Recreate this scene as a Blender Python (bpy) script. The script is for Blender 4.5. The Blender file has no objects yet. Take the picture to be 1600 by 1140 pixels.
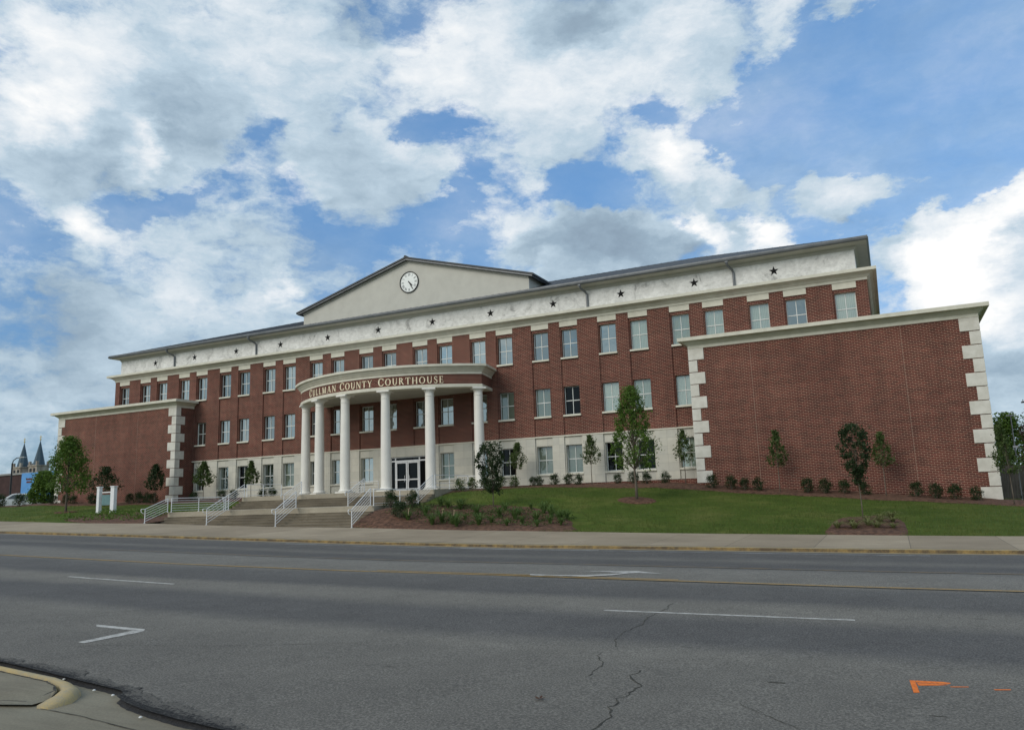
import bpy, math, random
from mathutils import Vector, Matrix
R = math.radians
random.seed(7)
S = bpy.context.scene
COL = S.collection

# ------------------------------------------------------------------ camera
cam_d = bpy.data.cameras.new("camera"); cam = bpy.data.objects.new("camera", cam_d); COL.objects.link(cam)
S.camera = cam
cam_d.sensor_width = 36.0; cam_d.lens = 27.35; cam_d.clip_start = 0.1; cam_d.clip_end = 6000
YAW, PITCH, ROLL = 0.44631, 0.16785, -0.03528
fw = Vector((-math.sin(YAW)*math.cos(PITCH), math.cos(YAW)*math.cos(PITCH), math.sin(PITCH)))
rt = Vector((math.cos(YAW), math.sin(YAW), 0)); up = rt.cross(fw)
r2 = rt*math.cos(ROLL)+up*math.sin(ROLL); u2 = -rt*math.sin(ROLL)+up*math.cos(ROLL)
M = Matrix((r2, u2, -fw)).transposed().to_4x4(); M.translation = Vector((65.219, -53.569, 1.971))
cam.matrix_world = M
S.render.resolution_x = 1024; S.render.resolution_y = 729

# ------------------------------------------------------------------ exposure, sun, sky
S.view_settings.view_transform = 'Standard'; S.view_settings.look = 'None'
S.view_settings.exposure = 0.0; S.view_settings.gamma = 1.0
SUN_EL, SUN_AZ = R(33), R(205)          # azimuth measured clockwise from +Y; the sun stands to the front left of the facade
sun_d = bpy.data.lights.new("sun", 'SUN'); sun = bpy.data.objects.new("sun", sun_d); COL.objects.link(sun)
sun_d.energy = 1.65; sun_d.angle = R(38); sun_d.color = (1.0, 0.91, 0.78)
sdir = Vector((math.sin(SUN_AZ)*math.cos(SUN_EL), math.cos(SUN_AZ)*math.cos(SUN_EL), math.sin(SUN_EL)))
sun.rotation_euler = sdir.to_track_quat('Z', 'Y').to_euler()

CLOUD_COVER=[(-0.481,0.756,0.444,0.035,-0.9),(-0.446,0.775,0.448,0.035,-0.9),(-0.418,0.796,0.438,0.027,-0.6),(-0.594,0.668,0.447,0.026,-0.68),(-0.616,0.661,0.429,0.026,-0.68),(-0.63,0.644,0.433,0.022,-0.45),(-0.547,0.705,0.451,0.021,-0.6),(-0.709,0.606,0.361,0.032,-0.9),(-0.729,0.588,0.351,0.024,-0.68),(-0.753,0.566,0.337,0.027,-0.68),(-0.687,0.623,0.374,0.022,-0.45),(-0.655,0.65,0.385,0.021,-0.52),(-0.434,0.807,0.4,0.022,-0.75),(-0.458,0.808,0.371,0.025,-0.75),(-0.48,0.803,0.353,0.026,-0.68),(-0.597,0.725,0.342,0.025,-0.6),(-0.51,0.798,0.323,0.048,-0.45),(-0.571,0.76,0.311,0.04,-0.3),(-0.459,0.823,0.334,0.04,-0.45),(-0.4,0.835,0.377,0.02,-0.52),(-0.767,0.59,0.251,0.021,-0.38),(-0.822,0.522,0.229,0.026,-0.22),(-0.8,0.551,0.236,0.02,-0.3),(-0.024,0.9,0.436,0.075,-1.4),(0.076,0.913,0.4,0.108,-1.6),(0.144,0.883,0.446,0.094,-1.5),(-0.105,0.907,0.408,0.051,-1.2),(-0.058,0.919,0.39,0.057,-1.0),(-0.144,0.889,0.435,0.033,-0.8),(-0.2,0.871,0.449,0.03,-0.8),(-0.24,0.887,0.395,0.023,-0.3),(-0.318,0.867,0.384,0.035,-0.9),(-0.355,0.853,0.382,0.028,-0.7),(-0.283,0.885,0.37,0.031,-0.9),(-0.023,0.871,0.491,0.04,-0.6),(0.065,0.874,0.481,0.044,-0.8),(-0.131,0.935,0.331,0.03,-0.5),(0.137,0.928,0.347,0.049,-0.8),(0.122,0.942,0.312,0.032,-0.6),(0.029,0.925,0.379,0.04,-0.5),(-0.068,0.947,0.315,0.029,-0.3),(-0.264,0.864,0.429,0.027,-0.5),(-0.071,0.905,0.419,0.011,1.2),(0.018,0.892,0.452,0.017,1.1),(0.043,0.893,0.448,0.012,0.9),(0.075,0.886,0.458,0.01,0.9),(-0.04,0.93,0.365,0.016,0.9),(0.003,0.924,0.382,0.018,0.8),(0.043,0.92,0.389,0.013,0.6),(0.149,0.921,0.36,0.015,0.8),(0.12,0.925,0.36,0.011,0.6),(-0.215,0.885,0.413,0.034,1.5),(-0.18,0.901,0.395,0.038,1.5),(-0.147,0.916,0.373,0.034,1.3),(-0.113,0.929,0.354,0.03,1.0),(-0.082,0.936,0.342,0.02,0.7),(-0.247,0.883,0.399,0.022,0.7),(-0.009,0.94,0.34,0.038,1.3),(0.026,0.938,0.347,0.031,1.1),(0.065,0.934,0.352,0.026,0.7),(-0.037,0.943,0.331,0.029,0.8),(0.082,0.939,0.335,0.02,0.5),(0.08,0.966,0.247,0.049,1.9),(0.048,0.966,0.253,0.037,1.5),(0.117,0.958,0.261,0.045,1.8),(0.152,0.946,0.286,0.034,1.8),(0.124,0.971,0.205,0.076,1.7),(0.058,0.955,0.289,0.019,1.0),(0.026,0.966,0.257,0.024,0.9),(-0.176,0.929,0.326,0.025,1.5),(-0.142,0.942,0.303,0.027,1.2),(-0.099,0.951,0.294,0.033,1.4),(-0.329,0.888,0.321,0.052,1.5),(-0.283,0.902,0.325,0.048,1.5),(-0.382,0.867,0.32,0.044,1.2),(-0.232,0.922,0.309,0.035,1.3),(-0.304,0.908,0.288,0.064,1.2),(-0.545,0.727,0.418,0.054,0.9),(-0.499,0.769,0.399,0.047,0.9),(-0.583,0.702,0.409,0.038,0.6),(-0.392,0.776,0.493,0.099,1.0),(-0.286,0.805,0.519,0.096,1.1),(-0.179,0.836,0.519,0.064,1.1),(-0.118,0.856,0.504,0.042,1.1),(-0.047,0.857,0.514,0.037,1.1),(0.011,0.866,0.501,0.023,1.0),(-0.328,0.837,0.437,0.046,0.8),(-0.362,0.833,0.418,0.031,0.7),(-0.137,0.869,0.476,0.036,0.7),(-0.58,0.641,0.503,0.116,0.9),(-0.707,0.531,0.467,0.122,0.9),(-0.782,0.485,0.391,0.071,1.2),(-0.724,0.565,0.395,0.041,0.9),(-0.665,0.61,0.431,0.057,0.9),(-0.78,0.548,0.303,0.03,1.1),(-0.788,0.514,0.338,0.039,0.3),(-0.662,0.703,0.258,0.046,0.9),(-0.713,0.652,0.258,0.044,0.5),(-0.712,0.629,0.314,0.051,0.6),(-0.643,0.692,0.328,0.046,0.6),(-0.83,0.532,0.168,0.08,0.5),(-0.783,0.588,0.201,0.07,0.6),(-0.692,0.693,0.2,0.069,0.5),(-0.804,0.538,0.252,0.033,0.4),(-0.558,0.743,0.369,0.047,0.6),(-0.536,0.793,0.288,0.048,0.2),(0.102,0.989,0.104,0.076,0.8),(0.139,0.973,0.182,0.05,0.9)]
CLOUD_LIGHT=[(-0.776,0.48,0.41,0.044,0.7),(-0.76,0.496,0.42,0.032,0.4),(-0.791,0.463,0.399,0.031,0.4),(-0.779,0.547,0.306,0.026,1.0),(-0.724,0.56,0.401,0.026,0.9),(-0.71,0.574,0.407,0.017,0.7),(-0.721,0.502,0.479,0.071,0.45),(-0.742,0.452,0.495,0.036,0.4),(-0.452,0.713,0.536,0.066,0.45),(-0.429,0.748,0.506,0.068,0.4),(-0.352,0.768,0.535,0.044,0.35),(-0.326,0.816,0.478,0.061,0.35),(-0.259,0.835,0.485,0.067,0.35),(-0.172,0.838,0.518,0.057,0.4),(-0.047,0.857,0.514,0.04,0.3),(-0.207,0.886,0.416,0.026,1.0),(-0.18,0.899,0.398,0.03,0.9),(-0.146,0.915,0.376,0.026,0.6),(-0.227,0.894,0.386,0.023,-0.3),(-0.121,0.93,0.348,0.026,-0.3),(0.078,0.969,0.234,0.059,1.3),(0.117,0.96,0.254,0.045,1.2),(0.149,0.946,0.287,0.031,1.3),(0.048,0.966,0.253,0.027,0.8),(0.058,0.955,0.289,0.015,1.0),(0.116,0.976,0.186,0.051,1.0),(-0.186,0.924,0.334,0.02,1.5),(-0.167,0.935,0.313,0.02,1.2),(-0.1,0.953,0.286,0.034,1.4),(-0.12,0.945,0.304,0.019,1.0),(-0.001,0.939,0.345,0.031,0.5),(-0.662,0.703,0.258,0.031,0.8),(-0.61,0.699,0.373,0.019,0.5),(-0.543,0.724,0.425,0.031,-0.08),(-0.655,0.706,0.269,0.023,0.4),(-0.308,0.899,0.312,0.064,-0.9),(-0.351,0.879,0.322,0.044,-0.7),(-0.261,0.912,0.316,0.04,-0.8),(-0.218,0.929,0.3,0.031,-0.7),(-0.39,0.866,0.313,0.032,-0.8),(-0.197,0.938,0.287,0.027,-1.0),(-0.672,0.587,0.45,0.077,-0.41),(-0.707,0.566,0.423,0.041,-0.26),(-0.544,0.738,0.398,0.046,-0.38),(-0.488,0.781,0.389,0.039,-0.34),(-0.298,0.778,0.553,0.051,-0.8),(-0.266,0.797,0.542,0.029,-0.6),(-0.497,0.664,0.559,0.05,-0.52),(-0.758,0.443,0.48,0.018,-0.38),(-0.775,0.51,0.374,0.046,-0.45),(-0.738,0.56,0.377,0.034,-0.38),(-0.491,0.731,0.473,0.053,-0.19),(0.055,0.957,0.286,0.015,-0.9),(0.146,0.955,0.258,0.022,-0.9),(0.128,0.961,0.245,0.016,-0.5),(0.089,0.972,0.218,0.016,-0.3),(0.116,0.986,0.123,0.051,-0.9),(0.142,0.966,0.215,0.025,-0.4),(0.027,0.963,0.267,0.017,-0.6),(-0.834,0.537,0.126,0.1,-0.6),(-0.695,0.662,0.281,0.045,-0.15),(-0.784,0.59,0.193,0.077,-0.5),(-0.827,0.528,0.195,0.066,-0.3),(-0.735,0.655,0.175,0.059,-0.3),(0.014,0.952,0.304,0.017,-0.7),(-0.011,0.949,0.316,0.015,-0.6),(-0.805,0.53,0.265,0.04,-0.15)]

SKY_GAIN = 10.0       # cloud radiance for the 0.1 background strength
world = bpy.data.worlds.new("World"); S.world = world; world.use_nodes = True
WT = world.node_tree; WT.nodes.clear()
def wn(t, **k):
    n = WT.nodes.new(t)
    for a, b in k.items(): setattr(n, a, b)
    return n
def wl(a, b): WT.links.new(a, b)
def wmath(op, a, b=None, c=None, clamp=False):
    n = wn('ShaderNodeMath', operation=op, use_clamp=clamp)
    for i, v in enumerate((a, b, c)):
        if v is None: continue
        if isinstance(v, (int, float)): n.inputs[i].default_value = v
        else: wl(v, n.inputs[i])
    return n.outputs[0]
def wmix(f, a, b):
    n = wn('ShaderNodeMix', data_type='RGBA')
    for s, v in ((n.inputs[0], f), (n.inputs[6], a), (n.inputs[7], b)):
        if isinstance(v, (int, float)): s.default_value = v
        elif isinstance(v, tuple): s.default_value = v
        else: wl(v, s)
    return n.outputs[2]
def wrange(v, a, b, c, d, smooth=True):
    n = wn('ShaderNodeMapRange', interpolation_type='SMOOTHSTEP' if smooth else 'LINEAR')
    wl(v, n.inputs[0])
    for i, x in enumerate((a, b, c, d)): n.inputs[i+1].default_value = x
    return n.outputs[0]
out = wn('ShaderNodeOutputWorld'); bg = wn('ShaderNodeBackground'); bg.inputs[1].default_value = 0.1
wl(bg.outputs[0], out.inputs[0])
sky = wn('ShaderNodeTexSky', sky_type='NISHITA'); sky.sun_disc = False
sky.sun_elevation = SUN_EL; sky.sun_rotation = SUN_AZ; sky.altitude = 250; sky.air_density = 1.0; sky.dust_density = 0.6; sky.ozone_density = 3.0
tc = wn('ShaderNodeTexCoord'); D = tc.outputs['Generated']
def wnoise(vec, scale, detail, rough, w=None, dist=0.0):
    n = wn('ShaderNodeTexNoise', noise_dimensions='3D'); n.inputs['Scale'].default_value = scale
    n.inputs['Detail'].default_value = detail; n.inputs['Roughness'].default_value = rough; n.inputs['Distortion'].default_value = dist
    if vec is not None: wl(vec, n.inputs['Vector'])
    return n
def wvec(op, a, b):
    n = wn('ShaderNodeVectorMath', operation=op)
    for i, v in enumerate((a, b)):
        if v is None: continue
        if isinstance(v, tuple): n.inputs[i].default_value = v
        else: wl(v, n.inputs[i])
    return n
# clouds flatten towards the horizon: squeeze the vertical in the noise lookup
st = wvec('MULTIPLY', D, (1.0, 1.0, 1.9)).outputs[0]
n1 = wnoise(st, 5.0, 9, 0.6); warp = wvec('SUBTRACT', n1.outputs['Color'], (0.5, 0.5, 0.5)).outputs[0]
n1b = wnoise(st, 16.0, 7, 0.62); warpb = wvec('SUBTRACT', n1b.outputs['Color'], (0.5, 0.5, 0.5)).outputs[0]
w1 = wvec('SCALE', warp, None); w1.inputs['Scale'].default_value = 0.11
w2 = wvec('SCALE', warpb, None); w2.inputs['Scale'].default_value = 0.07
DW = wvec('ADD', wvec('ADD', D, w1.outputs[0]).outputs[0], w2.outputs[0]).outputs[0]
def field(blobs):
    acc = None
    for (x, y, z, r, w) in blobs:
        d = wvec('DISTANCE', DW, (x, y, z)).outputs['Value']
        m = wrange(d, 0.0, r*1.4, w, 0.0)
        acc = m if acc is None else wmath('ADD', acc, m)
    return acc
fine = wnoise(wvec('ADD', st, w1.outputs[0]).outputs[0], 9.0, 9, 0.64)
tiny = wnoise(wvec('ADD', st, w2.outputs[0]).outputs[0], 26.0, 5, 0.6)
puff = wnoise(wvec('ADD', st, w2.outputs[0]).outputs[0], 6.0, 8, 0.6)
cover = wmath('ADD', field(CLOUD_COVER), wmath('MULTIPLY', wmath('SUBTRACT', fine.outputs[0], 0.5), 3.0))
cover = wmath('ADD', cover, wmath('MULTIPLY', wmath('SUBTRACT', tiny.outputs[0], 0.5), 1.3))
cover = wmath('ADD', cover, 0.40)
sepw = wn('ShaderNodeSeparateXYZ'); wl(D, sepw.inputs[0])
cover = wmath('ADD', cover, wrange(sepw.outputs[1], 0.1, -0.4, 0.0, 0.6))
veil = wrange(wnoise(wvec('ADD', st, w1.outputs[0]).outputs[0], 2.2, 8, 0.6).outputs[0], 0.32, 0.72, 0.06, 0.58)
mask = wmath('MAXIMUM', wrange(cover, -0.25, 0.95, 0.0, 1.0), veil)
light = wmath('ADD', field(CLOUD_LIGHT), wmath('MULTIPLY', wmath('SUBTRACT', puff.outputs[0], 0.5), 2.0))
light = wmath('ADD', light, wmath('MULTIPLY', wmath('SUBTRACT', tiny.outputs[0], 0.5), 1.0))
light = wmath('ADD', light, wmath('MULTIPLY', wmath('SUBTRACT', fine.outputs[0], 0.5), 1.3))
lit = wrange(light, -1.5, 1.25, 0.0, 1.0, False)
ramp = wn('ShaderNodeValToRGB'); wl(lit, ramp.inputs[0])
cr = ramp.color_ramp; cr.elements[0].position = 0.0; cr.elements[0].color = (0.25, 0.33, 0.42, 1)
cr.elements[1].position = 1.0; cr.elements[1].color = (1.06, 1.05, 1.03, 1)
for pos, c in ((0.28, (0.34, 0.45, 0.55, 1)), (0.52, (0.52, 0.645, 0.745, 1)), (0.72, (0.78, 0.84, 0.89, 1))):
    e = cr.elements.new(pos); e.color = c
cc = wvec('SCALE', ramp.outputs[0], None); cc.inputs['Scale'].default_value = SKY_GAIN
tint = wmix(wrange(sepw.outputs[2], 0.0, 0.5, 0.0, 1.0, False), (0.45, 0.58, 0.80, 1), (1.30, 1.78, 1.95, 1))
skyt = wvec('MULTIPLY', sky.outputs[0], tint).outputs[0]
maskc = wmath('MULTIPLY', mask, 0.97)
wl(wmix(maskc, skyt, cc.outputs[0]), bg.inputs[0])

# ------------------------------------------------------------------ materials
MATS = {}
class NT:
    def __init__(s, name):
        s.m = bpy.data.materials.new(name); s.m.use_nodes = True; s.t = s.m.node_tree; s.t.nodes.clear()
        s.out = s.t.nodes.new('ShaderNodeOutputMaterial'); s.b = s.t.nodes.new('ShaderNodeBsdfPrincipled')
        s.l(s.b.outputs[0], s.out.inputs[0])
        g = s.t.nodes.new('ShaderNodeNewGeometry'); s.P = g.outputs['Position']
        MATS[name] = s.m
    def l(s, a, b): s.t.links.new(a, b)
    def n(s, t, **k):
        n = s.t.nodes.new(t)
        for a, b in k.items(): setattr(n, a, b)
        return n
    def math(s, op, a, b=None, c=None, clamp=False):
        n = s.n('ShaderNodeMath', operation=op, use_clamp=clamp)
        for i, v in enumerate((a, b, c)):
            if v is None: continue
            if isinstance(v, (int, float)): n.inputs[i].default_value = v
            else: s.l(v, n.inputs[i])
        return n.outputs[0]
    def noise(s, scale, detail=4, rough=0.55, vec=None, stretch=None, dist=0.0):
        v = vec or s.P
        if stretch:
            m = s.n('ShaderNodeMapping'); m.inputs['Scale'].default_value = stretch; s.l(v, m.inputs['Vector']); v = m.outputs[0]
        n = s.n('ShaderNodeTexNoise'); n.inputs['Scale'].default_value = scale; n.inputs['Detail'].default_value = detail
        n.inputs['Roughness'].default_value = rough; n.inputs['Distortion'].default_value = dist; s.l(v, n.inputs['Vector'])
        return n.outputs[0]
    def ramp(s, v, stops, interp='LINEAR'):
        r = s.n('ShaderNodeValToRGB'); s.l(v, r.inputs[0]); c = r.color_ramp; c.interpolation = interp
        c.elements[0].position = stops[0][0]; c.elements[0].color = tuple(stops[0][1])+(1,)
        c.elements[1].position = stops[-1][0]; c.elements[1].color = tuple(stops[-1][1])+(1,)
        for p, q in stops[1:-1]: c.elements.new(p).color = tuple(q)+(1,)
        return r.outputs[0]
    def mix(s, f, a, b, bl='MIX'):
        n = s.n('ShaderNodeMix', data_type='RGBA', blend_type=bl)
        for k, v in ((n.inputs[0], f), (n.inputs[6], a), (n.inputs[7], b)):
            if isinstance(v, (int, float)): k.default_value = v
            elif isinstance(v, tuple): k.default_value = v+(1,)
            else: s.l(v, k)
        return n.outputs[2]
    def bump(s, h, dist, strength=1.0):
        n = s.n('ShaderNodeBump'); n.inputs['Distance'].default_value = dist; n.inputs['Strength'].default_value = strength
        s.l(h, n.inputs['Height']); s.l(n.outputs[0], s.b.inputs['Normal'])
    def fin(s, col=None, rough=0.7, metal=0.0, spec=0.5):
        if col is not None:
            if isinstance(col, tuple): s.b.inputs['Base Color'].default_value = col+(1,)
            else: s.l(col, s.b.inputs['Base Color'])
        if isinstance(rough, (int, float)): s.b.inputs['Roughness'].default_value = rough
        else: s.l(rough, s.b.inputs['Roughness'])
        s.b.inputs['Metallic'].default_value = metal; s.b.inputs['Specular IOR Level'].default_value = spec
        return s.m

def mat_brick(name, c1, c2, mort, wid=0.305, row=0.1):
    t = NT(name)
    sp = t.n('ShaderNodeSeparateXYZ'); t.l(t.P, sp.inputs[0])
    u = t.math('ADD', sp.outputs[0], sp.outputs[1])
    cb = t.n('ShaderNodeCombineXYZ'); t.l(u, cb.inputs[0]); t.l(sp.outputs[2], cb.inputs[1])
    b = t.n('ShaderNodeTexBrick'); t.l(cb.outputs[0], b.inputs['Vector'])
    b.inputs['Color1'].default_value = c1+(1,); b.inputs['Color2'].default_value = c2+(1,); b.inputs['Mortar'].default_value = mort+(1,)
    b.inputs['Scale'].default_value = 1.0; b.inputs['Brick Width'].default_value = wid; b.inputs['Row Height'].default_value = row
    b.inputs['Mortar Size'].default_value = 0.014; b.inputs['Mortar Smooth'].default_value = 0.2; b.offset = 0.5
    big = t.noise(0.22, 5, 0.6); sm = t.noise(2.2, 4, 0.6)
    col = t.mix(1.0, b.outputs[0], t.ramp(big, ((0.3, (0.82, 0.80, 0.80)), (0.7, (1.12, 1.10, 1.08)))), 'MULTIPLY')
    col = t.mix(1.0, col, t.ramp(sm, ((0.3, (0.86, 0.86, 0.88)), (0.7, (1.1, 1.1, 1.1)))), 'MULTIPLY')
    rowband = t.noise(1.0, 3, 0.6, stretch=(0.03, 0.03, 2.4))
    col = t.mix(1.0, col, t.ramp(rowband, ((0.35, (0.9, 0.9, 0.9)), (0.65, (1.08, 1.08, 1.08)))), 'MULTIPLY')
    vst = t.noise(1.0, 5, 0.65, stretch=(0.9, 0.9, 0.10))
    col = t.mix(1.0, col, t.ramp(vst, ((0.32, (0.84, 0.84, 0.85)), (0.62, (1.08, 1.07, 1.06)))), 'MULTIPLY')
    t.bump(b.outputs[1], 0.006, -1.0 if False else 0.5)
    return t.fin(col, 0.85, spec=0.25)
mat_brick('brick', (0.128, 0.027, 0.021), (0.064, 0.017, 0.015), (0.35, 0.225, 0.165))

def mat_noise(name, a, b, scale=3.0, rough=0.7, bump=0.0, spec=0.4, stretch=None, metal=0.0, detail=6, lo=0.35, hi=0.65):
    t = NT(name); n = t.noise(scale, detail, 0.6, stretch=stretch)
    if bump: t.bump(t.noise(scale*4, 5, 0.6), bump)
    return t.fin(t.ramp(n, ((lo, a), (hi, b))), rough, metal, spec)
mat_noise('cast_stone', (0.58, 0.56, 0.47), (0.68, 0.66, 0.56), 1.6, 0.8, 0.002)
mat_noise('quoin_stone', (0.56, 0.54, 0.48), (0.68, 0.66, 0.60), 2.0, 0.85, 0.004)
mat_noise('column_paint', (0.72, 0.70, 0.65), (0.79, 0.77, 0.71), 0.9, 0.5)
mat_noise('gable_stucco', (0.52, 0.51, 0.46), (0.57, 0.56, 0.505), 1.2, 0.9, 0.001)
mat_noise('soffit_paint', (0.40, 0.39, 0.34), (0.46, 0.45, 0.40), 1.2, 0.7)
mat_noise('roof_metal', (0.045, 0.048, 0.052), (0.065, 0.069, 0.074), 1.0, 0.6)
mat_noise('gutter_metal', (0.13, 0.14, 0.15), (0.17, 0.18, 0.19), 2.0, 0.4, metal=0.35)
mat_noise('star_metal', (0.010, 0.011, 0.012), (0.02, 0.02, 0.022), 6, 0.4, metal=0.5)
mat_noise('white_paint', (0.72, 0.73, 0.74), (0.80, 0.81, 0.82), 5, 0.35)
mat_noise('frame_paint', (0.62, 0.64, 0.62), (0.72, 0.74, 0.71), 5, 0.4)
mat_noise('letter_metal', (0.86, 0.74, 0.52), (0.92, 0.82, 0.60), 8, 0.4)
mat_noise('dark_metal', (0.012, 0.013, 0.016), (0.02, 0.022, 0.026), 5, 0.4)
mat_noise('grey_metal', (0.30, 0.31, 0.32), (0.42, 0.43, 0.44), 5, 0.45, metal=0.4)
mat_noise('bark', (0.085, 0.068, 0.050), (0.16, 0.135, 0.105), 14, 0.9, 0.006, stretch=(1, 1, 0.25))
mat_noise('rubber', (0.012, 0.012, 0.012), (0.022, 0.022, 0.022), 20, 0.8)
mat_noise('car_paint', (0.72, 0.73, 0.75), (0.78, 0.79, 0.80), 2, 0.25)
mat_noise('lamp_red', (0.35, 0.015, 0.012), (0.42, 0.02, 0.016), 8, 0.3)
mat_noise('sealant', (0.30, 0.22, 0.17), (0.36, 0.27, 0.21), 8, 0.8)
mat_noise('spray_orange', (0.62, 0.13, 0.012), (0.85, 0.22, 0.03), 30, 0.8, detail=3)
mat_noise('dead_leaf_brown', (0.05, 0.022, 0.012), (0.10, 0.045, 0.02), 30, 0.8)
mat_noise('mulch', (0.050, 0.024, 0.014), (0.165, 0.085, 0.052), 5, 0.95, 0.03, detail=9)
mat_noise('pale_pebble', (0.6, 0.6, 0.58), (0.75, 0.75, 0.72), 20, 0.8)
mat_noise('wall_brown', (0.045, 0.024, 0.024), (0.070, 0.038, 0.036), 1.0, 0.9)
mat_noise('coping_grey', (0.22, 0.22, 0.22), (0.30, 0.30, 0.29), 1.0, 0.9)
mat_noise('banner_blue', (0.09, 0.28, 0.62), (0.12, 0.34, 0.70), 0.5, 0.6)
mat_noise('banner_red', (0.10, 0.018, 0.02), (0.14, 0.03, 0.03), 2, 0.6)
mat_noise('slate_blue', (0.030, 0.060, 0.085), (0.050, 0.090, 0.120), 1.5, 0.5)
mat_noise('tower_stone', (0.22, 0.18, 0.15), (0.42, 0.38, 0.33), 0.6, 0.9)
mat_noise('gold', (0.60, 0.45, 0.16), (0.75, 0.58, 0.25), 3, 0.35, metal=0.4)
mat_noise('sign_green', (0.10, 0.19, 0.20), (0.14, 0.25, 0.26), 4, 0.6)
mat_noise('shed_grey', (0.09, 0.078, 0.066), (0.19, 0.165, 0.14), 3, 0.9, stretch=(6, 6, 0.4))
mat_noise('pale_petal', (0.75, 0.62, 0.35), (0.85, 0.75, 0.55), 20, 0.7)
mat_noise('clock_white', (0.78, 0.82, 0.80), (0.84, 0.87, 0.85), 2, 0.4)
mat_noise('curtain_pink', (0.30, 0.13, 0.15), (0.42, 0.20, 0.22), 3, 0.9)

def mat_frieze():
    t = NT('frieze_stone')
    a = t.noise(0.9, 8, 0.68, dist=1.2); b = t.noise(4.0, 6, 0.6, stretch=(1, 1, 1.6))
    c = t.ramp(a, ((0.34, (0.36, 0.36, 0.35)), (0.42, (0.62, 0.62, 0.60)), (0.62, (0.76, 0.76, 0.74))))
    c = t.mix(1.0, c, t.ramp(b, ((0.3, (0.86, 0.86, 0.86)), (0.6, (1.05, 1.05, 1.05)))), 'MULTIPLY')
    return t.fin(c, 0.85, spec=0.3)
mat_frieze()
def mat_base_stone():
    t = NT('base_stone')
    sp = t.n('ShaderNodeSeparateXYZ'); t.l(t.P, sp.inputs[0])
    u = t.math('ADD', sp.outputs[0], sp.outputs[1])
    cb = t.n('ShaderNodeCombineXYZ'); t.l(u, cb.inputs[0]); t.l(t.math('SUBTRACT', sp.outputs[2], 2.79), cb.inputs[1])
    b = t.n('ShaderNodeTexBrick'); t.l(cb.outputs[0], b.inputs['Vector'])
    b.inputs['Color1'].default_value = (0.60, 0.58, 0.50, 1); b.inputs['Color2'].default_value = (0.52, 0.51, 0.45, 1); b.inputs['Mortar'].default_value = (0.40, 0.39, 0.34, 1)
    b.inputs['Scale'].default_value = 1.0; b.inputs['Brick Width'].default_value = 0.9; b.inputs['Row Height'].default_value = 0.575; b.inputs['Mortar Size'].default_value = 0.008; b.offset = 0.0
    n = t.noise(1.3, 6, 0.6)
    c = t.mix(1.0, b.outputs[0], t.ramp(n, ((0.3, (0.9, 0.9, 0.9)), (0.7, (1.06, 1.06, 1.06)))), 'MULTIPLY')
    low = t.ramp(sp.outputs[2], ((0.0, (0.8, 0.76, 0.7)), (1.0, (1, 1, 1))))
    return t.fin(c, 0.85, spec=0.3)
mat_base_stone()
def mat_asphalt():
    t = NT('asphalt')
    sp = t.n('ShaderNodeSeparateXYZ'); t.l(t.P, sp.inputs[0])
    wob = t.math('MULTIPLY', t.math('SUBTRACT', t.noise(0.25, 4, 0.6, stretch=(0.3, 1, 1)), 0.5), 1.6)
    y = t.math('ADD', sp.outputs[1], wob)
    v = t.math('DIVIDE', t.math('ADD', y, 48.0), 24.0)          # 0 at y=-48, 1 at y=-24
    def P(yy): return (yy+48)/24
    L = (0.165, 0.155, 0.136); Dk = (0.100, 0.096, 0.092); N = (0.135, 0.126, 0.112)
    band = t.ramp(v, ((0.0, N), (P(-43.4), (0.145, 0.136, 0.12)), (P(-42.2), L), (P(-41.4), Dk), (P(-40.0), Dk), (P(-39.3), L), (P(-38.5), L), (P(-37.8), Dk), (P(-36.0), (0.112, 0.108, 0.102)), (P(-35.2), L),
        (P(-32.6), (0.175, 0.166, 0.148)), (P(-31.4), Dk), (P(-30.2), Dk), (P(-28.9), (0.145, 0.138, 0.124)), (P(-27.6), Dk), (P(-25.6), (0.115, 0.11, 0.103)), (1.0, (0.16, 0.15, 0.135))))
    sp1 = t.noise(38, 4, 0.75); sp2 = t.noise(240, 2, 0.6); big = t.noise(0.5, 6, 0.65); pat = t.noise(3.0, 5, 0.6)
    c = t.mix(1.0, band, t.ramp(sp1, ((0.32, (0.45, 0.45, 0.45)), (0.5, (0.95, 0.95, 0.95)), (0.70, (1.9, 1.9, 1.85)))), 'MULTIPLY')
    c = t.mix(1.0, c, t.ramp(sp2, ((0.35, (0.75, 0.75, 0.75)), (0.65, (1.28, 1.28, 1.28)))), 'MULTIPLY')
    c = t.mix(1.0, c, t.ramp(big, ((0.3, (0.88, 0.88, 0.88)), (0.7, (1.10, 1.10, 1.09)))), 'MULTIPLY')
    c = t.mix(1.0, c, t.ramp(pat, ((0.3, (0.93, 0.93, 0.93)), (0.7, (1.06, 1.06, 1.06)))), 'MULTIPLY')
    t.bump(sp1, 0.006, 0.8)
    return t.fin(c, 0.9, spec=0.25)
mat_asphalt()
mat_noise('asphalt_edge', (0.022, 0.022, 0.025), (0.05, 0.05, 0.052), 30, 0.95, 0.02)
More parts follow.
